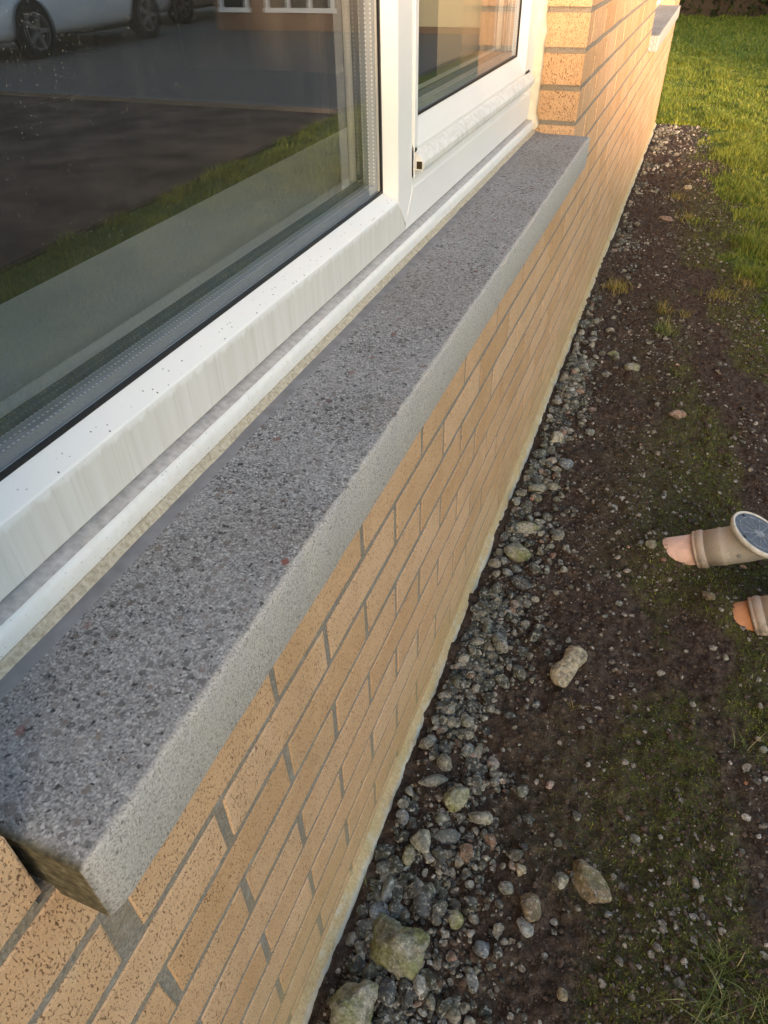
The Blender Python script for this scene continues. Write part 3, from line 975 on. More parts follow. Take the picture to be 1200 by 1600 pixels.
HERO = [
    # x, y, across, along, height, material, name, label, rot, seed, planes, ang, rough
    (.112, .378, .105, .100, .075, 'mossy', 'Largest mossy pale boulder lying near the foot of the wall', .3, 11, 13, .92, .13),
    (.078, .285, .090, .080, .065, 'mossy', 'rounded grey boulder with pale lichen nearest the wall corner', .9, 12, 12, .92, .10),
    (.125, .645, .044, .078, .042, 'mossy', 'brown and moss green angular stone among the wall gravel', -.5, 13, 9, .9, .06),
    (.268, 1.022, .056, .128, .040, 'tan', 'long kinked tan sandstone lump lying alone on bare soil', .05, 14, 4, .5, .05),
    (.377, .585, .088, .058, .035, 'brown_stone', 'buff wedge shaped stone half sunk in soil', -.55, 15, 8, .85, .05),
    (.292, .512, .040, .050, .026, 'brown_stone', 'small muddy brown stone beside the buff wedge', .5, 16, 7, .8, .06),
    (.093, .550, .046, .042, .03, 'pale_stone', 'light beige blocky stone left of grey flat stone', .2, 17, 10, .95, .03),
    (.134, .577, .055, .028, .022, 'grey_stone', 'flat elongated grey stone beside the beige block', .4, 18, 7, .8, .04),
    (.080, 1.905, .050, .055, .055, 'pale_stone', 'pale cream faceted stone against the wall foot', .1, 19, 11, .97, .02),
    (.078, 1.63, .055, .040, .03, 'pale_stone', 'pale rounded stone beside smaller green twin at wall', .2, 20, 6, .7, .03),
    (.119, 1.655, .034, .036, .026, 'mossy', 'small greenish round stone beside a pale rounded one', 0, 21, 6, .7, .03),
    (.085, 1.44, .085, .042, .03, 'mossy', 'flat lichen covered slab stone by the wall', .5, 22, 8, .85, .04),
    (.086, 1.347, .078, .060, .036, 'mossy', 'dark green moss covered cobble at the wall', .1, 23, 5, .6, .05),
    (.137, 1.77, .045, .042, .028, 'blue_stone', 'blue grey knobbly stone lying out on the soil', .7, 24, 10, .9, .06),
    (.124, 1.24, .068, .042, .022, 'slate', 'flat slate grey wedge stone on the gravel edge', -.3, 25, 9, .95, .03),
    (.118, 1.03, .040, .058, .036, 'grey_stone', 'upright grey green pointed stone at gravel edge', .6, 26, 10, .95, .03),
    (.235, .424, .032, .028, .020, 'blue_stone', 'smooth pale blue grey pebble right of the boulders', .1, 27, 5, .6, .02),
    (.182, .450, .030, .030, .024, 'mossy', 'small bright moss green stone above the largest boulder', .5, 28, 7, .8, .04),
    (.064, .417, .038, .038, .028, 'blue_stone', 'blue grey pebble with white streak near the wall', .9, 29, 6, .7, .02),
    (.127, .453, .036, .046, .030, 'slate', 'dark slate stone with one pale split face', .2, 30, 10, .97, .02),
    (.076, .667, .058, .024, .022, 'grey_stone', 'long smooth grey green stone lying across the gravel', .45, 31, 5, .6, .02),
    (.047, .580, .030, .032, .024, 'blue_stone', 'pale blue angular chip touching the wall foot', .4, 32, 11, .97, .02),
    (.432, 2.178, .065, .040, .025, 'red_stone', 'pinkish brown stone isolated on mossy soil', -.2, 33, 7, .8, .03),
    (.260, 2.47, .062, .045, .03, 'mossy', 'yellow green mossy stone in the middle distance', .2, 34, 8, .8, .05),
    (.177, 2.554, .050, .036, .026, 'mossy', 'lime green lichened stone at the gravel margin', .2, 35, 7, .8, .04),
    (.101, 2.24, .050, .032, .024, 'red_stone', 'orange brown flat stone near wall in mid distance', .5, 36, 8, .9, .03),
    (.178, .630, .044, .032, .022, 'pale_stone', 'light grey stone right of the brown moss stone', .1, 37, 9, .9, .03),
    (.403, 1.468, .034, .030, .024, 'pale_stone', 'pale tan pebble left of the clay drain pipe', .3, 38, 7, .8, .04),
    (.337, 4.96, .065, .05, .035, 'tan', 'small tan stone far along the bare soil', .3, 39, 8, .9, .04),
    (.262, 4.31, .105, .06, .03, 'red_stone', 'flat pinkish stone far along the gravel', -.1, 40, 8, .9, .03),
    (.173, .559, .032, .036, .024, 'grey_stone', 'mottled grey stone in the middle of the loose stones', .4, 41, 9, .9, .04),
    (.204, .597, .020, .040, .018, 'red_stone', 'narrow pink grey stone standing on its edge', .35, 42, 9, .95, .02),
    (.078, .521, .024, .038, .022, 'mossy', 'olive green oval pebble beneath the beige block', .1, 43, 5, .6, .02),
    (.063, .457, .024, .046, .022, 'grey_stone', 'long grey finger shaped pebble by the wall', .1, 44, 5, .6, .02),
    (.115, .316, .030, .046, .034, 'slate', 'dark grey stone wedged between the two boulders', .2, 45, 10, .95, .03),
    (.249, .524, .026, .030, .02, 'grey_stone', 'square grey pebble left of the muddy brown stone', .5, 46, 9, .9, .03),
    (.546, 1.327, .044, .030, .022, 'brown_stone', 'brown oblong stone in front of second drain pipe', -.6, 47, 8, .9, .03),
    (.265, .563, .020, .032, .016, 'tan', 'small orange tan chip above muddy brown stone', .3, 48, 8, .9, .03),
    (.365, .407, .020, .022, .016, 'tan', 'lone cream yellow pebble at the bottom edge', .3, 49, 6, .8, .03),
]
hero_xy = []
for i, (x, y, w, d, h, mt, lb, rz, sd, pn, an, rg) in enumerate(HERO):
    lb = lb[0].lower() + lb[1:]
    big = w > .08 and y < .7
    stone('boulder' if big and h > .06 else 'stone', x, y, w, d, h, mt, lb, rz, 4 if big or 'kinked' in lb else 3, sd, pn, an, rg, .22,
          shape=peanut if 'kinked' in lb else None)
    hero_xy.append((x, y, max(w, d) * .5))
hero_xy = np.array(hero_xy)


def band(y):     # width of the stony margin along the wall
    return np.interp(y, [0, .5, .9, 1.4, 2.2, 3, 4, 5, 6.7, 7], [.20, .19, .15, .10, .10, .11, .13, .17, .20, .15])


# countable cobbles: one object each, a dozen shared shapes
shapes = []
for s in range(14):
    v, f = stone_shape(2, 200 + s, [6, 10, 13, 16][s % 4], [.7, .95, .98, .98][s % 4], .05)
    shapes.append((v, f))
smesh = {}
for s, (v, f) in enumerate(shapes):
    for mt in ('grey_stone', 'dark_stone', 'grit'):
        me = fast_mesh('cobble', v, f, False); me.materials.append(M[mt]); smesh[s, mt] = me
r = random.Random(21)
placed = []
tries = 0
while len(placed) < 255 and tries < 20000:
    tries += 1
    t = r.random()
    y = .22 + (t ** 1.5) * 2.6
    if r.random() < .78:
        x = .036 + abs(r.gauss(0, .5)) * float(band(y)); mt = r.choice(['dark_stone', 'dark_stone', 'grey_stone'])
        s = r.choice([.010, .012, .013, .015, .017, .020]) * (1 + .2 * (y > 1.2))
    else:
        x = r.uniform(.1, .7); mt = r.choice(['grit', 'grit', 'grey_stone']); s = r.uniform(.006, .011)
    p = cproj((x, y, 0))
    if p is None or not (-10 < p[0] < 1210 and -10 < p[1] < 1620): continue
    if np.any(np.hypot(hero_xy[:, 0] - x, hero_xy[:, 1] - y) < hero_xy[:, 2] * .85 + s * .6): continue
    if any((x - a) ** 2 + (y - b) ** 2 < (.8 * (s + c)) ** 2 for a, b, c in placed): continue
    if .40 < x < .75 and 1.2 < y < 1.65: continue
    placed.append((x, y, s))
    o = link('cobble', smesh[r.randrange(14), mt], None)
    sx, sy, sz = s * r.uniform(.8, 1.15), s * r.uniform(.7, 1.3), s * r.uniform(.55, .8)
    o.scale = (sx, sy, sz)
    o.rotation_euler = (r.uniform(-.35, .35), r.uniform(-.35, .35), r.uniform(0, 6.3))
    o.location = (x, y, float(ground_h(np.array([x]), np.array([y]))[0]) + sz * .55)
    if mt == 'grit':
        tag(o, 'small pale pebble scattered on the bare soil', 'stone', 'pale pebbles on the soil')
    else:
        tag(o, 'small grey cobble in the stony margin along the wall', 'stone', 'grey cobbles along the wall foot')


def scatter(name, mat, xs, ys, ss, sub, nshape, seed, flatz=.7, lift=.4, label=None, cat=None):
    rg = np.random.default_rng(seed)
    sh = [stone_shape(sub, seed * 100 + k, 11, .98, .03) for k in range(nshape)]
    zs = ground_h(xs, ys)
    V, F, n = [], [], 0
    idx = rg.integers(0, nshape, len(xs))
    for k in range(nshape):
        sel = np.where(idx == k)[0]
        if not len(sel): continue
        v, f = sh[k]
        a = rg.uniform(0, 6.283, len(sel)); b = rg.uniform(-.5, .5, len(sel))
        sc = ss[sel][:, None] * rg.uniform([.75, .65, .5 * flatz / .7], [1.2, 1.2, .85 * flatz / .7], (len(sel), 3))
        P = v[None] * sc[:, None, :]
        cb, sb_ = np.cos(b)[:, None], np.sin(b)[:, None]
        y2 = P[..., 1] * cb - P[..., 2] * sb_; z2 = P[..., 1] * sb_ + P[..., 2] * cb
        ca, sa = np.cos(a)[:, None], np.sin(a)[:, None]
        X = P[..., 0] * ca - y2 * sa; Y = P[..., 0] * sa + y2 * ca
        Q = np.stack([X + xs[sel][:, None], Y + ys[sel][:, None], z2 + (zs[sel] + sc[:, 2] * lift)[:, None]], -1)
        V.append(Q.reshape(-1, 3))
        F.append((f[None] + (n + np.arange(len(sel)) * len(v))[:, None, None]).reshape(-1, 3))
        n += len(sel) * len(v)
    o = link(name, fast_mesh(name, np.concatenate(V), np.concatenate(F), False), M[mat])
    tag(o, label, cat, kind='stuff')
    return o


def keep(xs, ys, ss):
    ok = (xs > .033)
    px = np.array([cproj((a, b, 0)) or (-999, -999) for a, b in zip(xs, ys)])
    ok &= (px[:, 0] > -40) & (px[:, 0] < 1260) & (px[:, 1] > -40) & (px[:, 1] < 1680)
    ok &= lawn_mask(xs, ys) < .6
    return xs[ok], ys[ok], ss[ok]


N = 16000
yy = .2 + 6.9 * RNG.random(N) ** 1.8
xx = .034 + np.abs(RNG.normal(0, .55, N)) * band(yy)
sel = fbm(xx * 11, yy * 7, 66, 4) > .32 + .34 * RNG.random(N) + .05 * np.clip(yy - 1.2, 0, 2.5)
xx, yy = xx[sel], yy[sel]; N = len(xx)
ss = np.clip(RNG.lognormal(math.log(.0050), .55, N), .0020, .017) * (1 + .12 * np.clip(yy - 1, 0, 5))
scatter('gravel', 'dark_stone', *keep(xx, yy, ss), 2, 14, 3, .7, .45, 'dark grey gravel heaped along the foot of the wall', 'gravel')
N = 26000
yy = .2 + 6.9 * RNG.random(N) ** 1.6
xx = .034 + RNG.random(N) ** 1.15 * .95
ss = np.clip(RNG.lognormal(math.log(.0027), .55, N), .001, .010) * (1 + .10 * np.clip(yy - 1, 0, 5))
cl = fbm(xx * 6, yy * 5, 55, 3)
sel = cl > RNG.random(N) * .45 + .27
scatter('grit', 'grit', *keep(xx[sel], yy[sel], ss[sel]), 1, 8, 4, .7, .3, 'pale grit and chippings scattered over the bare soil', 'grit')
# soil crumbs
N = 42000
yy = .2 + 5.5 * RNG.random(N) ** 1.6
xx = .034 + RNG.random(N) * .9
ss = np.clip(RNG.lognormal(math.log(.0024), .55, N), .001, .010) * (1 + .15 * np.clip(yy - 1, 0, 5))
M['crumb'] = flat('soil_crumb', (.075, .054, .041), .95, .1, var=.75, scale=110)
scatter('soil_crumbs', 'crumb', *keep(xx, yy, ss), 1, 6, 6, .7, .2, 'dark crumbs of earth lying on the soil', 'soil')


# ------------------------------------------------------------------ grass
def blades(xs, ys, zs, hs, ws, lean, seed, seg=3):
    """tapered, bent blades as one triangle mesh"""
    rg = np.random.default_rng(seed); n = len(xs)
    a = rg.uniform(0, 6.283, n); la = lean * rg.uniform(.2, 1.2, n); tw = a + rg.normal(0, .5, n) + 1.57
    P = []
    for k in range(seg + 1):
        t = k / seg
        w = ws * (1 - t ** 1.5) * .5
        bx = xs + np.cos(a) * hs * la * t * t; by = ys + np.sin(a) * hs * la * t * t
        bz = zs + hs * (t - .28 * la * t * t)
        if k < seg:
            P += [np.stack([bx - np.cos(tw) * w, by - np.sin(tw) * w, bz], -1), np.stack([bx + np.cos(tw) * w, by + np.sin(tw) * w, bz], -1)]
        else:
            P += [np.stack([bx, by, bz], -1)]
    nv = len(P)
    V = np.stack(P, 1).reshape(-1, 3)
    tr = []
    for k in range(seg - 1):
        b = 2 * k; tr += [(b, b + 1, b + 3), (b, b + 3, b + 2)]
    b = 2 * (seg - 1); tr.append((b, b + 1, b + 2))
    T = (np.array(tr)[None] + (np.arange(n) * nv)[:, None, None]).reshape(-1, 3)
    return V, T


def grass_field():
    V, T, off = [], [], 0
    def add(n, x0, x1, y0, y1, hmul, wmul, powy, seed):
        nonlocal off
        rg = np.random.default_rng(seed)
        x = rg.uniform(x0, x1, n); y = y0 + (y1 - y0) * rg.random(n) ** powy
        m = lawn_mask(x, y)
        clump = fbm(x * 4.5, y * 4.5, 91, 3)
        ok = (rg.random(n) < m * (.25 + 1.2 * clump)) & ~((x < .02) & (y < 6.9)) & (x < 2.45)
        x, y, clump = x[ok], y[ok], clump[ok]
        h = (.014 + .055 * np.clip(clump - .25, 0, 1) ** 1.3 * 1.7) * rg.uniform(.6, 1.4, len(x)) * hmul
        w = rg.uniform(.0022, .0045, len(x)) * wmul
        v, t = blades(x, y, ground_h(x, y) - .003, h, w, .9, seed + 1, 2)
        V.append(v); T.append(t + off); off += len(v)
    add(70000, .35, 1.15, 3.0, 7.3, 1.0, 1.2, 1.2, 1)
    add(75000, -.3, 1.5, 6.9, 11.5, 1.25, 2.2, 1.3, 2)
    add(45000, -1.2, 1.9, 10.5, 18.3, 1.6, 4.5, 1.2, 3)
    add(60000, .9, 2.45, .4, 9.0, 1.2, 2.2, 1.0, 4)
    o = link('lawn_grass', fast_mesh('lawn_grass', np.concatenate(V), np.concatenate(T)), M['lawn'])
    tag(o, 'uneven sunlit green lawn beyond the bare soil', 'grass', kind='stuff')


grass_field()

# moss and seedlings creeping over the soil
N = 150000
rg = np.random.default_rng(17)
yy = .3 + 6 * rg.random(N) ** 1.6; xx = .15 + rg.random(N) * .8
mm = moss_mask(xx, yy) * fbm(xx * 40, yy * 40, 8, 3)
sel = (mm > .50 - .35 * rg.random(N) ** 2) & (lawn_mask(xx, yy) < .7)
xx, yy = xx[sel], yy[sel]
v, t = blades(xx, yy, ground_h(xx, yy) - .001, rg.uniform(.003, .010, len(xx)) * (.4 + 1.2 * fbm(xx * 60, yy * 60, 19, 2)), rg.uniform(.0014, .0030, len(xx)) * (1 + .15 * yy), .8, 5, 2)
tag(link('moss', fast_mesh('moss', v, t), M['mossblade']), 'green moss creeping over the dark soil', 'moss', kind='stuff')


def tuft(x, y, n, h, spread, mat, label, seed, group=None, lean=1.1, w=.0022):
    rg = np.random.default_rng(seed)
    dx = rg.normal(0, spread, n); dy = rg.normal(0, spread, n)
    hs = h * rg.uniform(.45, 1.15, n)
    z = ground_h(np.array([x]), np.array([y]))[0]
    v, t = blades(dx, dy, ground_h(x + dx, y + dy) - z - .002, hs, rg.uniform(.6, 1.2, n) * w, lean, seed + 1, 4)
    o = link('grass_tuft', fast_mesh('grass_tuft', v, t), M[mat], None, (x, y, float(z)))
    tag(o, label, 'grass', group)


tuft(.585, .535, 55, .052, .012, 'tuft', 'upright green grass tuft upper one at bottom right', 1)
tuft(.575, .465, 60, .058, .016, 'tuft', 'sprawling green grass tuft lower one at bottom right', 2, lean=1.4)
tuft(.650, .500, 40, .045, .012, 'tuft', 'small grass tuft cut by the right edge', 3)
tuft(.113, 3.20, 150, .055, .030, 'straw', 'yellowed grass tuft growing against the wall gravel', 4, w=.003)
tuft(.350, 2.82, 130, .06, .022, 'tuft', 'bushy yellow green grass tuft alone on the soil', 5, w=.003)
tuft(.330, 3.02, 60, .055, .018, 'straw', 'thin straw coloured tuft behind the bushy one', 6, w=.003)
tuft(.42, 3.0, 40, .04, .016, 'straw', 'small straw tuft right of the bushy tuft', 7, w=.003)
tuft(.555, 3.25, 130, .045, .035, 'straw', 'wide straw coloured patch of grass near lawn edge', 8, w=.003)
tuft(.66, 3.45, 110, .045, .03, 'straw', 'dry tuft at the edge of the lawn', 9, w=.003)
tuft(.30, 4.75, 60, .05, .03, 'straw', 'far straw tuft among soil and stones', 10, w=.004)
tuft(.36, 4.35, 60, .05, .03, 'straw', 'far yellow tuft right of the flat pinkish stone', 11, w=.004)
tuft(.40, 2.48, 30, .03, .02, 'mossblade', 'low green seedling clump on the soil in mid distance', 12, w=.003)
tuft(.045, .455, 14, .03, .006, 'tuft', 'tiny weed sprouting between wall and pebbles', 13)
tuft(.62, .95, 14, .05, .008, 'tuft', 'few thin blades at the right edge of the soil', 14)
tuft(.30, .92, 10, .028, .006, 'straw', 'tiny pale sprout in front of the kinked sandstone', 15)


# twig by the wall
def tube(pts, r0, r1, seg=7):
    rings = []
    for i, p in enumerate(pts):
        d = (Vector(pts[min(i + 1, len(pts) - 1)]) - Vector(pts[max(i - 1, 0)])).normalized()
        u = d.orthogonal().normalized(); w = d.cross(u); rr_ = r0 + (r1 - r0) * i / (len(pts) - 1)
        rings.append([Vector(p) + (u * math.cos(6.283 * k / seg) + w * math.sin(6.283 * k / seg)) * rr_ for k in range(seg)])
    return rings


tag(MB().quadstrip(tube([(.055, 1.585, .02), (.09, 1.59, .026), (.125, 1.58, .027), (.15, 1.555, .022), (.165, 1.51, .014), (.172, 1.49, .01)], .0016, .0008)).obj('twig', M['bark'], None, True),
    'thin bare twig lying below the pale rounded stones', 'twig')


# ------------------------------------------------------------------ clay coloured rodding eyes
def m_pipe():
    t = NT('sun_faded_terracotta_plastic')
    p = t.pos(obj=True)
    s = t.sep(p)
    n = t.noise(p, 35, 4)
    col = t.ramp(n, [(.3, (.44, .20, .095)), (.7, (.53, .27, .14))])
    fade = t.math('ADD', t.math('MULTIPLY_ADD', s[0], 6.0, .55), t.math('MULTIPLY', t.math('SUBTRACT', n, .5), .9))
    col = t.mix(t.ramp(fade, [(.0, 0.), (.55, .75), (1.0, .9)]), col, (.40, .385, .345))
    sc = t.noise(p, 120, 5, .7)
    col = t.mix(t.ramp(sc, [(.58, 0), (.72, .7)]), col, (.58, .55, .49))
    wz = t.sep(t.new('NewGeometry').outputs['Position'])[2]
    mud = t.math('MULTIPLY', t.ramp(wz, [(.0, 1.), (.055, 0.)]), t.ramp(t.noise(p, 70, 5, .7), [(.4, 0.), (.6, 1.)]))
    col = t.mix(t.math('MULTIPLY', mud, .8), col, (.09, .065, .048))
    col = t.mix(t.ramp(t.noise(p, 260, 3), [(.66, 0.), (.72, .6)]), col, (.10, .07, .05))
    return t.done(col, .6, t.bump(sc, .15, .001), .35)


def m_cover():
    t = NT('scratched_black_cover')
    p = t.pos(obj=True)
    n = t.noise(p, 90, 5, .7); n2 = t.noise(t.pos((1, 4, 1), True), 160, 3, .6)
    col = t.ramp(n, [(.35, (.035, .04, .055)), (.6, (.07, .08, .11)), (.78, (.22, .23, .26))])
    col = t.mix(t.ramp(n2, [(.6, 0), (.7, .6)]), col, (.35, .36, .38))
    return t.done(col, .4, t.bump(n, .2, .001), .5)


M['pipe'] = m_pipe(); M['cover'] = m_cover()
M['pipe_tip'] = flat('bleached_pink_plastic', (.66, .42, .33), .6, .4, var=.12, scale=50)
M['rimw'] = flat('pale_scuffed_rim', (.58, .54, .47), .5, .4, var=.2, scale=60)
M['scuff'] = flat('dusty_raised_rib', (.20, .21, .235), .6, .4, var=.45, scale=90)
M['metal'] = flat('dull_screw', (.45, .45, .44), .35, .5, .8)


def rodding_eye(loc, rz, label, tip):
    root = empty('drain_rodding_eye', loc)
    root.rotation_euler = (0, 0, rz)
    tag(root, label, 'drain pipe', 'drain rodding eyes')
    th = rad(27); d = Vector((math.cos(th), 0, math.sin(th)))
    o = Vector((0, 0, 0))
    MB().quadstrip(lathe([(-.16, .041), (.006, .041)], o, d, 44)).obj('pipe', M[tip], root, True)
    MB().quadstrip(lathe([(-.004, .042), (-.003, .0475), (.001, .0485), (.0035, .0470), (.005, .0470), (.007, .0492), (.018, .0496), (.021, .0475), (.024, .0465)], o, d, 44)).obj('socket_collar', M['pipe'], root, True)
    # body: straight part, then a bend up to the cover
    rings = lathe([(.020, .0465), (.055, .047), (.058, .0485), (.062, .0485), (.065, .047)], o, d, 44)
    nrm = Vector((math.sin(rad(20)), 0, math.cos(rad(20)))).normalized()
    c1 = d * .065; cover_c = Vector((.118, 0, .082))
    u0 = d.orthogonal().normalized()
    for k in range(1, 9):
        t = k / 8
        q = c1 * (1 - t) ** 2 + (c1 + d * .055) * 2 * t * (1 - t) + (cover_c - nrm * .008) * t * t
        ax = (d * (1 - t) + nrm * t).normalized()
        v_ = Vector((0, 1, 0)); w_ = ax.cross(v_).normalized()
        ref = lathe([(0, 1)], (0, 0, 0), d, 44)[0]
        # keep the ring's phase by rotating the straight ring onto the new axis
        rot = d.rotation_difference(ax)
        rr_ = .047 + .012 * t * t
        rings.append([q + (rot @ p_) * rr_ for p_ in ref])
    MB().quadstrip(rings).obj('bend', M['pipe'], root, True)
    # cover: rim and recessed plate (slightly oval)
    prof = [(-.010, .060), (-.006, .069), (.000, .0725), (.006, .0725), (.0085, .0705), (.0085, .0665), (.006, .0655)]
    m_ = MB().quadstrip(lathe(prof, cover_c, nrm, 56))
    rim = m_.obj('cover_rim', M['rimw'], root, True)
    e = rim.modifiers.new('edges', 'EDGE_SPLIT'); e.split_angle = rad(40)
    MB().quadstrip(lathe([(.001, .0652), (.0066, .0652), (.0072, .064)], cover_c, nrm, 56)).obj('cover_plate', M['cover'], root)
    u = Vector((0, 1, 0)); w = nrm.cross(u).normalized()
    # raised radial ribs and hub
    rb_ = MB()
    for k in range(12):
        a = 6.283 * k / 12
        e1 = u * math.cos(a) + w * math.sin(a); e2 = nrm.cross(e1)
        p0 = cover_c + e1 * .015 + nrm * .0070; p1 = cover_c + e1 * .050 + nrm * .0070
        b = len(rb_.v)
        for pt in (p0, p1):
            for s_, hh in ((-1, 0), (-.6, .0012), (.6, .0012), (1, 0)): rb_.v.append(tuple(pt + e2 * .0013 * s_ + nrm * hh))
        rb_.f += [(b, b + 1, b + 5, b + 4), (b + 1, b + 2, b + 6, b + 5), (b + 2, b + 3, b + 7, b + 6), (b, b + 3, b + 2, b + 1), (b + 4, b + 5, b + 6, b + 7)]
    rb_.quadstrip(lathe([(.0069, .0135), (.0082, .013), (.0082, .010), (.0075, .0095)], cover_c, nrm, 28))
    rb_.quadstrip(lathe([(.0069, .0535), (.0080, .053), (.0080, .0515), (.0069, .051)], cover_c, nrm, 48), caps=False)
    rb_.obj('rib', M['scuff'], root)
    for k in range(4):
        a = 6.283 * (k + .5) / 4
        c_ = cover_c + (u * math.cos(a) + w * math.sin(a)) * .059
        MB().quadstrip(lathe([(.006, .0042), (.0085, .0040), (.0092, .003)], c_, nrm, 12)).obj('screw', M['black'], root)
    c_ = d * .092 + Vector((.004, -.0485, .006))
    MB().quadstrip(lathe([(-.004, .0065), (.001, .0060), (.003, .0042), (.0034, .001)], c_, (0, -1, .15), 14)).obj('bolt', M['metal'], root)
    return root


rodding_eye((.512, 1.49, .022), .02, 'faded clay drain rodding eye with bleached pink pipe end', 'pipe_tip')
rodding_eye((.648, 1.315, .002), .12, 'orange clay drain rodding eye cut by the right edge', 'clay')

# ------------------------------------------------------------------ beyond the lawn, what the panes reflect, and added shade casters
def leaf_mass(name, x0, x1, y0, y1, z0, z1, n, size, mat, parent, seed, prof=None):
    rg = np.random.default_rng(seed)
    P = rg.random((n, 3))
    k = rg.integers(0, 5, n)      # push most leaves out to the faces
    jit = rg.random(n) * .14
    P[k == 0, 1] = jit[k == 0]; P[k == 1, 2] = 1 - jit[k == 1]; P[k == 2, 0] = jit[k == 2]; P[k == 3, 0] = 1 - jit[k == 3]
    x = x0 + (x1 - x0) * P[:, 0]; y = y0 + (y1 - y0) * P[:, 1]; z = z0 + (z1 - z0) * P[:, 2] * (.90 + .16 * fbm(x * 1.3, y * 1.3, seed, 3))
    if prof: z = z * np.interp(x, [p[0] for p in prof], [p[1] for p in prof])
    c = np.stack([x, y, z], -1)
    a = rg.normal(size=(n, 3)); a /= np.linalg.norm(a, axis=1)[:, None]
    b = np.cross(a, rg.normal(size=(n, 3))); b /= np.linalg.norm(b, axis=1)[:, None]
    s = size * rg.uniform(.6, 1.3, n)[:, None]
    V = np.stack([c - a * s, c + b * s * .45, c + a * s, c - b * s * .45], 1).reshape(-1, 3)
    F = np.arange(n * 4).reshape(-1, 4)
    return link(name, fast_mesh(name, V, F), M[mat], parent)


def hedge(x0, x1, y0, y1, h, n, size, label, seed, prof=None):
    root = empty('hedge', ((x0 + x1) / 2, (y0 + y1) / 2, 0))
    tag(root, label, 'hedge')
    cx_, cy_ = root.location.x, root.location.y
    prof = prof or [(x0, h), (x1, h)]
    f = leaf_mass('foliage', x0 - cx_, x1 - cx_, y0 - cy_, y1 - cy_, .02, 1.0, n, size, 'leaf', root, seed, [(a - cx_, b) for a, b in prof])
    m_ = MB()
    for (a, ha), (b, hb) in zip(prof[:-1], prof[1:]):
        if b - a < .5: continue
        m_.box(a - cx_ + .1, b - cx_ - .1, y0 - cy_ + .15, y1 - cy_ - .15, .0, min(ha, hb) * .93)
    m_.obj('inner_branches', M['bark'], root)


hedge(-9, 2.4, 16.6, 18.0, 1.7, 26000, .05, 'dark hedge along the far side of the lawn', 3)
hedge(-8, 17.2, -11.4, -10.1, 2.7, 40000, .10, 'unseen tall hedge added behind the photographer to cast the shade', 4,  # unseen hedge added as a shade caster
      [(-8, 3.14), (6.6, 3.12), (7.2, 2.80), (8.6, 2.48), (9.6, 2.30), (17.2, 2.22)])  # top profile shaped to place the shade edge on wall and lawn


def simple_house(name, x0, x1, y0, y1, h, wallmat, label, wins=(), panels=(), roofh=2.0):
    root = empty(name, ((x0 + x1) / 2, y0, 0)); cx_ = root.location.x
    tag(root, label, 'house')
    MB().box(x0 - cx_, x1 - cx_, 0, y1 - y0, -.2, h).obj('wall', M[wallmat], root)
    m_ = MB(); e = .35
    m_.v = [(x0 - cx_ - e, -e, h + .002), (x1 - cx_ + e, -e, h + .002), (x1 - cx_ + e, y1 - y0 + e, h + .002), (x0 - cx_ - e, y1 - y0 + e, h + .002),
            (x0 - cx_ - e, (y1 - y0) / 2, h + roofh), (x1 - cx_ + e, (y1 - y0) / 2, h + roofh)]
    m_.f = [(0, 1, 5, 4), (2, 3, 4, 5), (0, 4, 3), (1, 2, 5), (3, 2, 1, 0)]
    m_.obj('roof', M['roof'], root)
    for (a, b, c, d, mat) in panels:
        MB().box(a - cx_, b - cx_, -.02, -.001, c, d).obj('render_panel', M[mat], root)
    for (a, b, c, d, nd) in wins:
        w_ = MB().box(a - cx_, b - cx_, -.012, -.001, c, d).obj('window', M['carglass'], root)
        fr = MB(); t_ = .065
        fr.box(a - cx_ - t_, b - cx_ + t_, -.05, -.013, c - t_, c).box(a - cx_ - t_, b - cx_ + t_, -.05, -.013, d, d + t_)
        for k in range(nd + 1):
            xx_ = a - cx_ + (b - a) * k / nd
            fr.box(xx_ - t_ / 2, xx_ + t_ / 2, -.049, -.0125, c + .0005, d - .0005)
        fr.obj('frame', M['upvc'], w_)
    return root


simple_house('neighbour_house', 2.75, 7.6, 12.9, 20, 2.6, 'nbrick', 'brown brick house with cream panel mirrored in the window glass',
             wins=[(5.35, 6.55, .35, 1.9, 3), (6.95, 7.45, .35, 1.9, 1)], panels=[(2.76, 4.6, .12, 2.55, 'cream')])
simple_house('neighbour_house', 17.6, 34, -22, -12, 6.0, 'nbrick', 'unseen two storey brick house added behind the photographer to shade the cars',  # unseen house added to keep the mirrored cars in shade
             wins=[(20, 22, 1, 2.2, 2)], roofh=3.0)


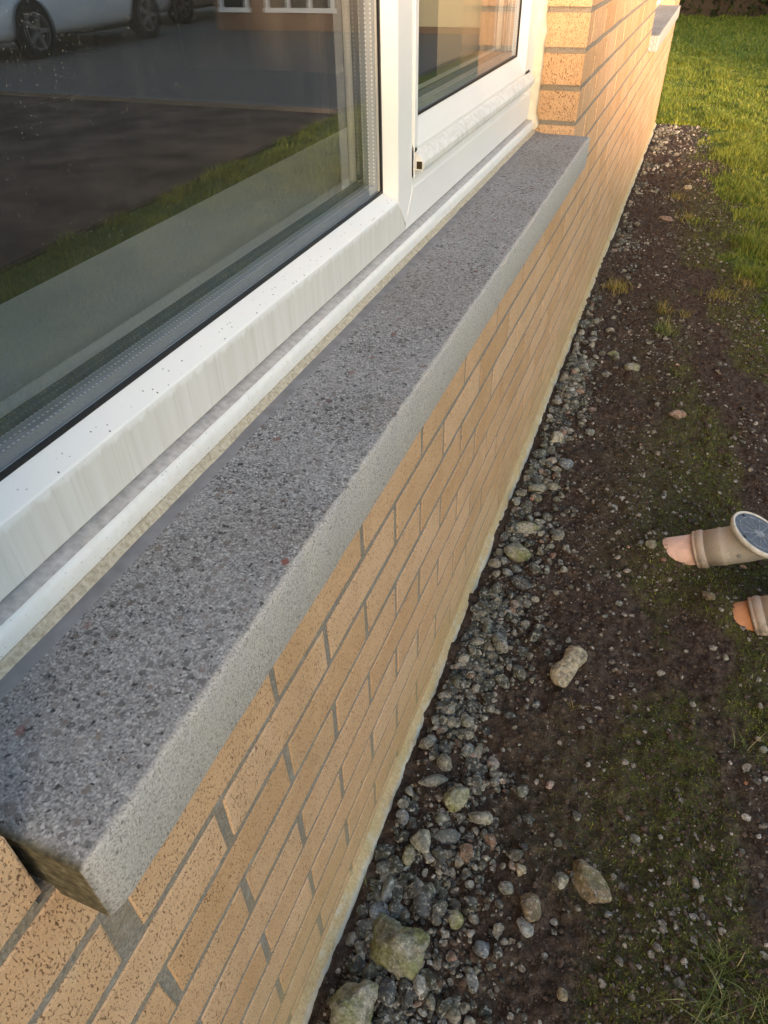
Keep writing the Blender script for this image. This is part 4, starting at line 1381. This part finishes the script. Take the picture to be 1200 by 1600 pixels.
def car(x, y, label):
    root = empty('parked_car', (x, y, .03))
    tag(root, label, 'car', 'cars parked on the drive')
    st = [(0, .50, .34, .52), (.05, .66, .24, .60), (.16, .78, .19, .70), (.45, .85, .17, .80), (1.1, .88, .17, .93), (2.0, .885, .17, .96), (3.0, .88, .18, .99), (3.6, .86, .22, 1.0), (3.92, .80, .28, .96), (4.03, .70, .36, .86)]
    rings = []
    for (yy_, w, zb, zs) in st:
        h = zs - zb
        half = [(w * .80, zb), (w * .965, zb + h * .13), (w * 1.0, zb + h * .36), (w * .992, zb + h * .60), (w * .955, zb + h * .84), (w * .87, zb + h * .97), (w * .55, zs + .02), (0, zs + .035)]
        ring = [(a, yy_, b) for a, b in half] + [(-a, yy_, b) for a, b in reversed(half[:-1])]
        rings.append(ring)
    b = MB().quadstrip(rings).obj('body', M['carpaint'], root, True)
    m_ = b.modifiers.new('sub', 'SUBSURF'); m_.levels = 2; m_.render_levels = 2
    cab = [(.95, .72, .90, .93), (1.62, .70, .92, 1.36), (2.1, .70, .92, 1.46), (3.0, .70, .94, 1.45), (3.55, .68, .96, 1.30), (3.95, .66, .95, 1.0)]
    rings = []
    for (yy_, w, zb, zt_) in cab:
        f_ = min(1, (zt_ - zb) / .5)
        rings.append([(w + .08, yy_, zb - .03), (w + .02 - .10 * f_, yy_, zb + (zt_ - zb) * .72), (w * .72, yy_, zt_), (-w * .72, yy_, zt_), (-(w + .02 - .10 * f_), yy_, zb + (zt_ - zb) * .72), (-(w + .08), yy_, zb - .03)])
    g_ = MB().quadstrip(rings).obj('windows', M['carglass'], root, True)
    m_ = g_.modifiers.new('sub', 'SUBSURF'); m_.levels = 1; m_.render_levels = 2
    rings = []
    for (yy_, w, zt_) in ((1.58, .47, 1.35), (1.9, .51, 1.445), (2.4, .53, 1.478), (3.0, .52, 1.468), (3.5, .49, 1.35)):
        rings.append([(w, yy_, zt_ - .05), (w * .9, yy_, zt_), (-w * .9, yy_, zt_), (-w, yy_, zt_ - .05)])
    MB().quadstrip(rings).obj('roof', M['carpaint'], root, True)
    for sx in (-1, 1):
        for yy_ in (.82, 3.30):
            MB().quadstrip(lathe([(0, .355), (.012, .352)], (sx * .882, yy_, .325), (sx, 0, 0), 32)).obj('wheel_arch', M['tyre'], root)
            wo = MB().quadstrip(lathe([(-.19, .20), (-.19, .29), (-.17, .31), (.0, .31), (.018, .29), (.02, .215)], (sx * .893, yy_, .31), (sx, 0, 0), 36)).obj('wheel', M['tyre'], root, True)
            rm_ = MB().quadstrip(lathe([(.0, .214), (.021, .214), (.023, .195), (.006, .185)], (sx * .893, yy_, .31), (sx, 0, 0), 36))
            for k in range(5):
                a = 6.283 * k / 5
                pc = Vector((sx * .912, yy_, .31)); e1 = Vector((0, math.cos(a), math.sin(a))); e2 = Vector((0, -math.sin(a), math.cos(a)))
                rm_.quadstrip([[pc + e1 * r_ + e2 * w_ + Vector((sx * q, 0, 0)) for w_, q in ((-ww, -.01), (-ww, .006), (ww, .006), (ww, -.01))] for r_, ww in ((.02, .03), (.195, .022))])
            rm_.obj('rim', M['rim'], wo)
        MB().quadstrip([[(sx * q[0], q[1], q[2] + dz) for q in pts] for dz, pts in ((0, [(.50, .03, .56), (.72, .10, .58), (.83, .38, .66), (.70, .2, .66)]), (.10, [(.48, .08, .58), (.68, .15, .60), (.815, .48, .68), (.66, .28, .68)]))]).obj('headlight', M['lamp'], root)
        MB().box(sx * .86 - .012, sx * .86 + .012, 1.25, 2.95, .20, .24).obj('side_skirt', M['tyre'], root)
    MB().box(-.42, .42, -.006, .06, .30, .42).obj('grille', M['tyre'], root)
    return root


car(8.88, 8.15, 'white hatchback mirrored nearest in the large window pane')
car(9.75, 12.95, 'second white car mirrored behind the hatchback')
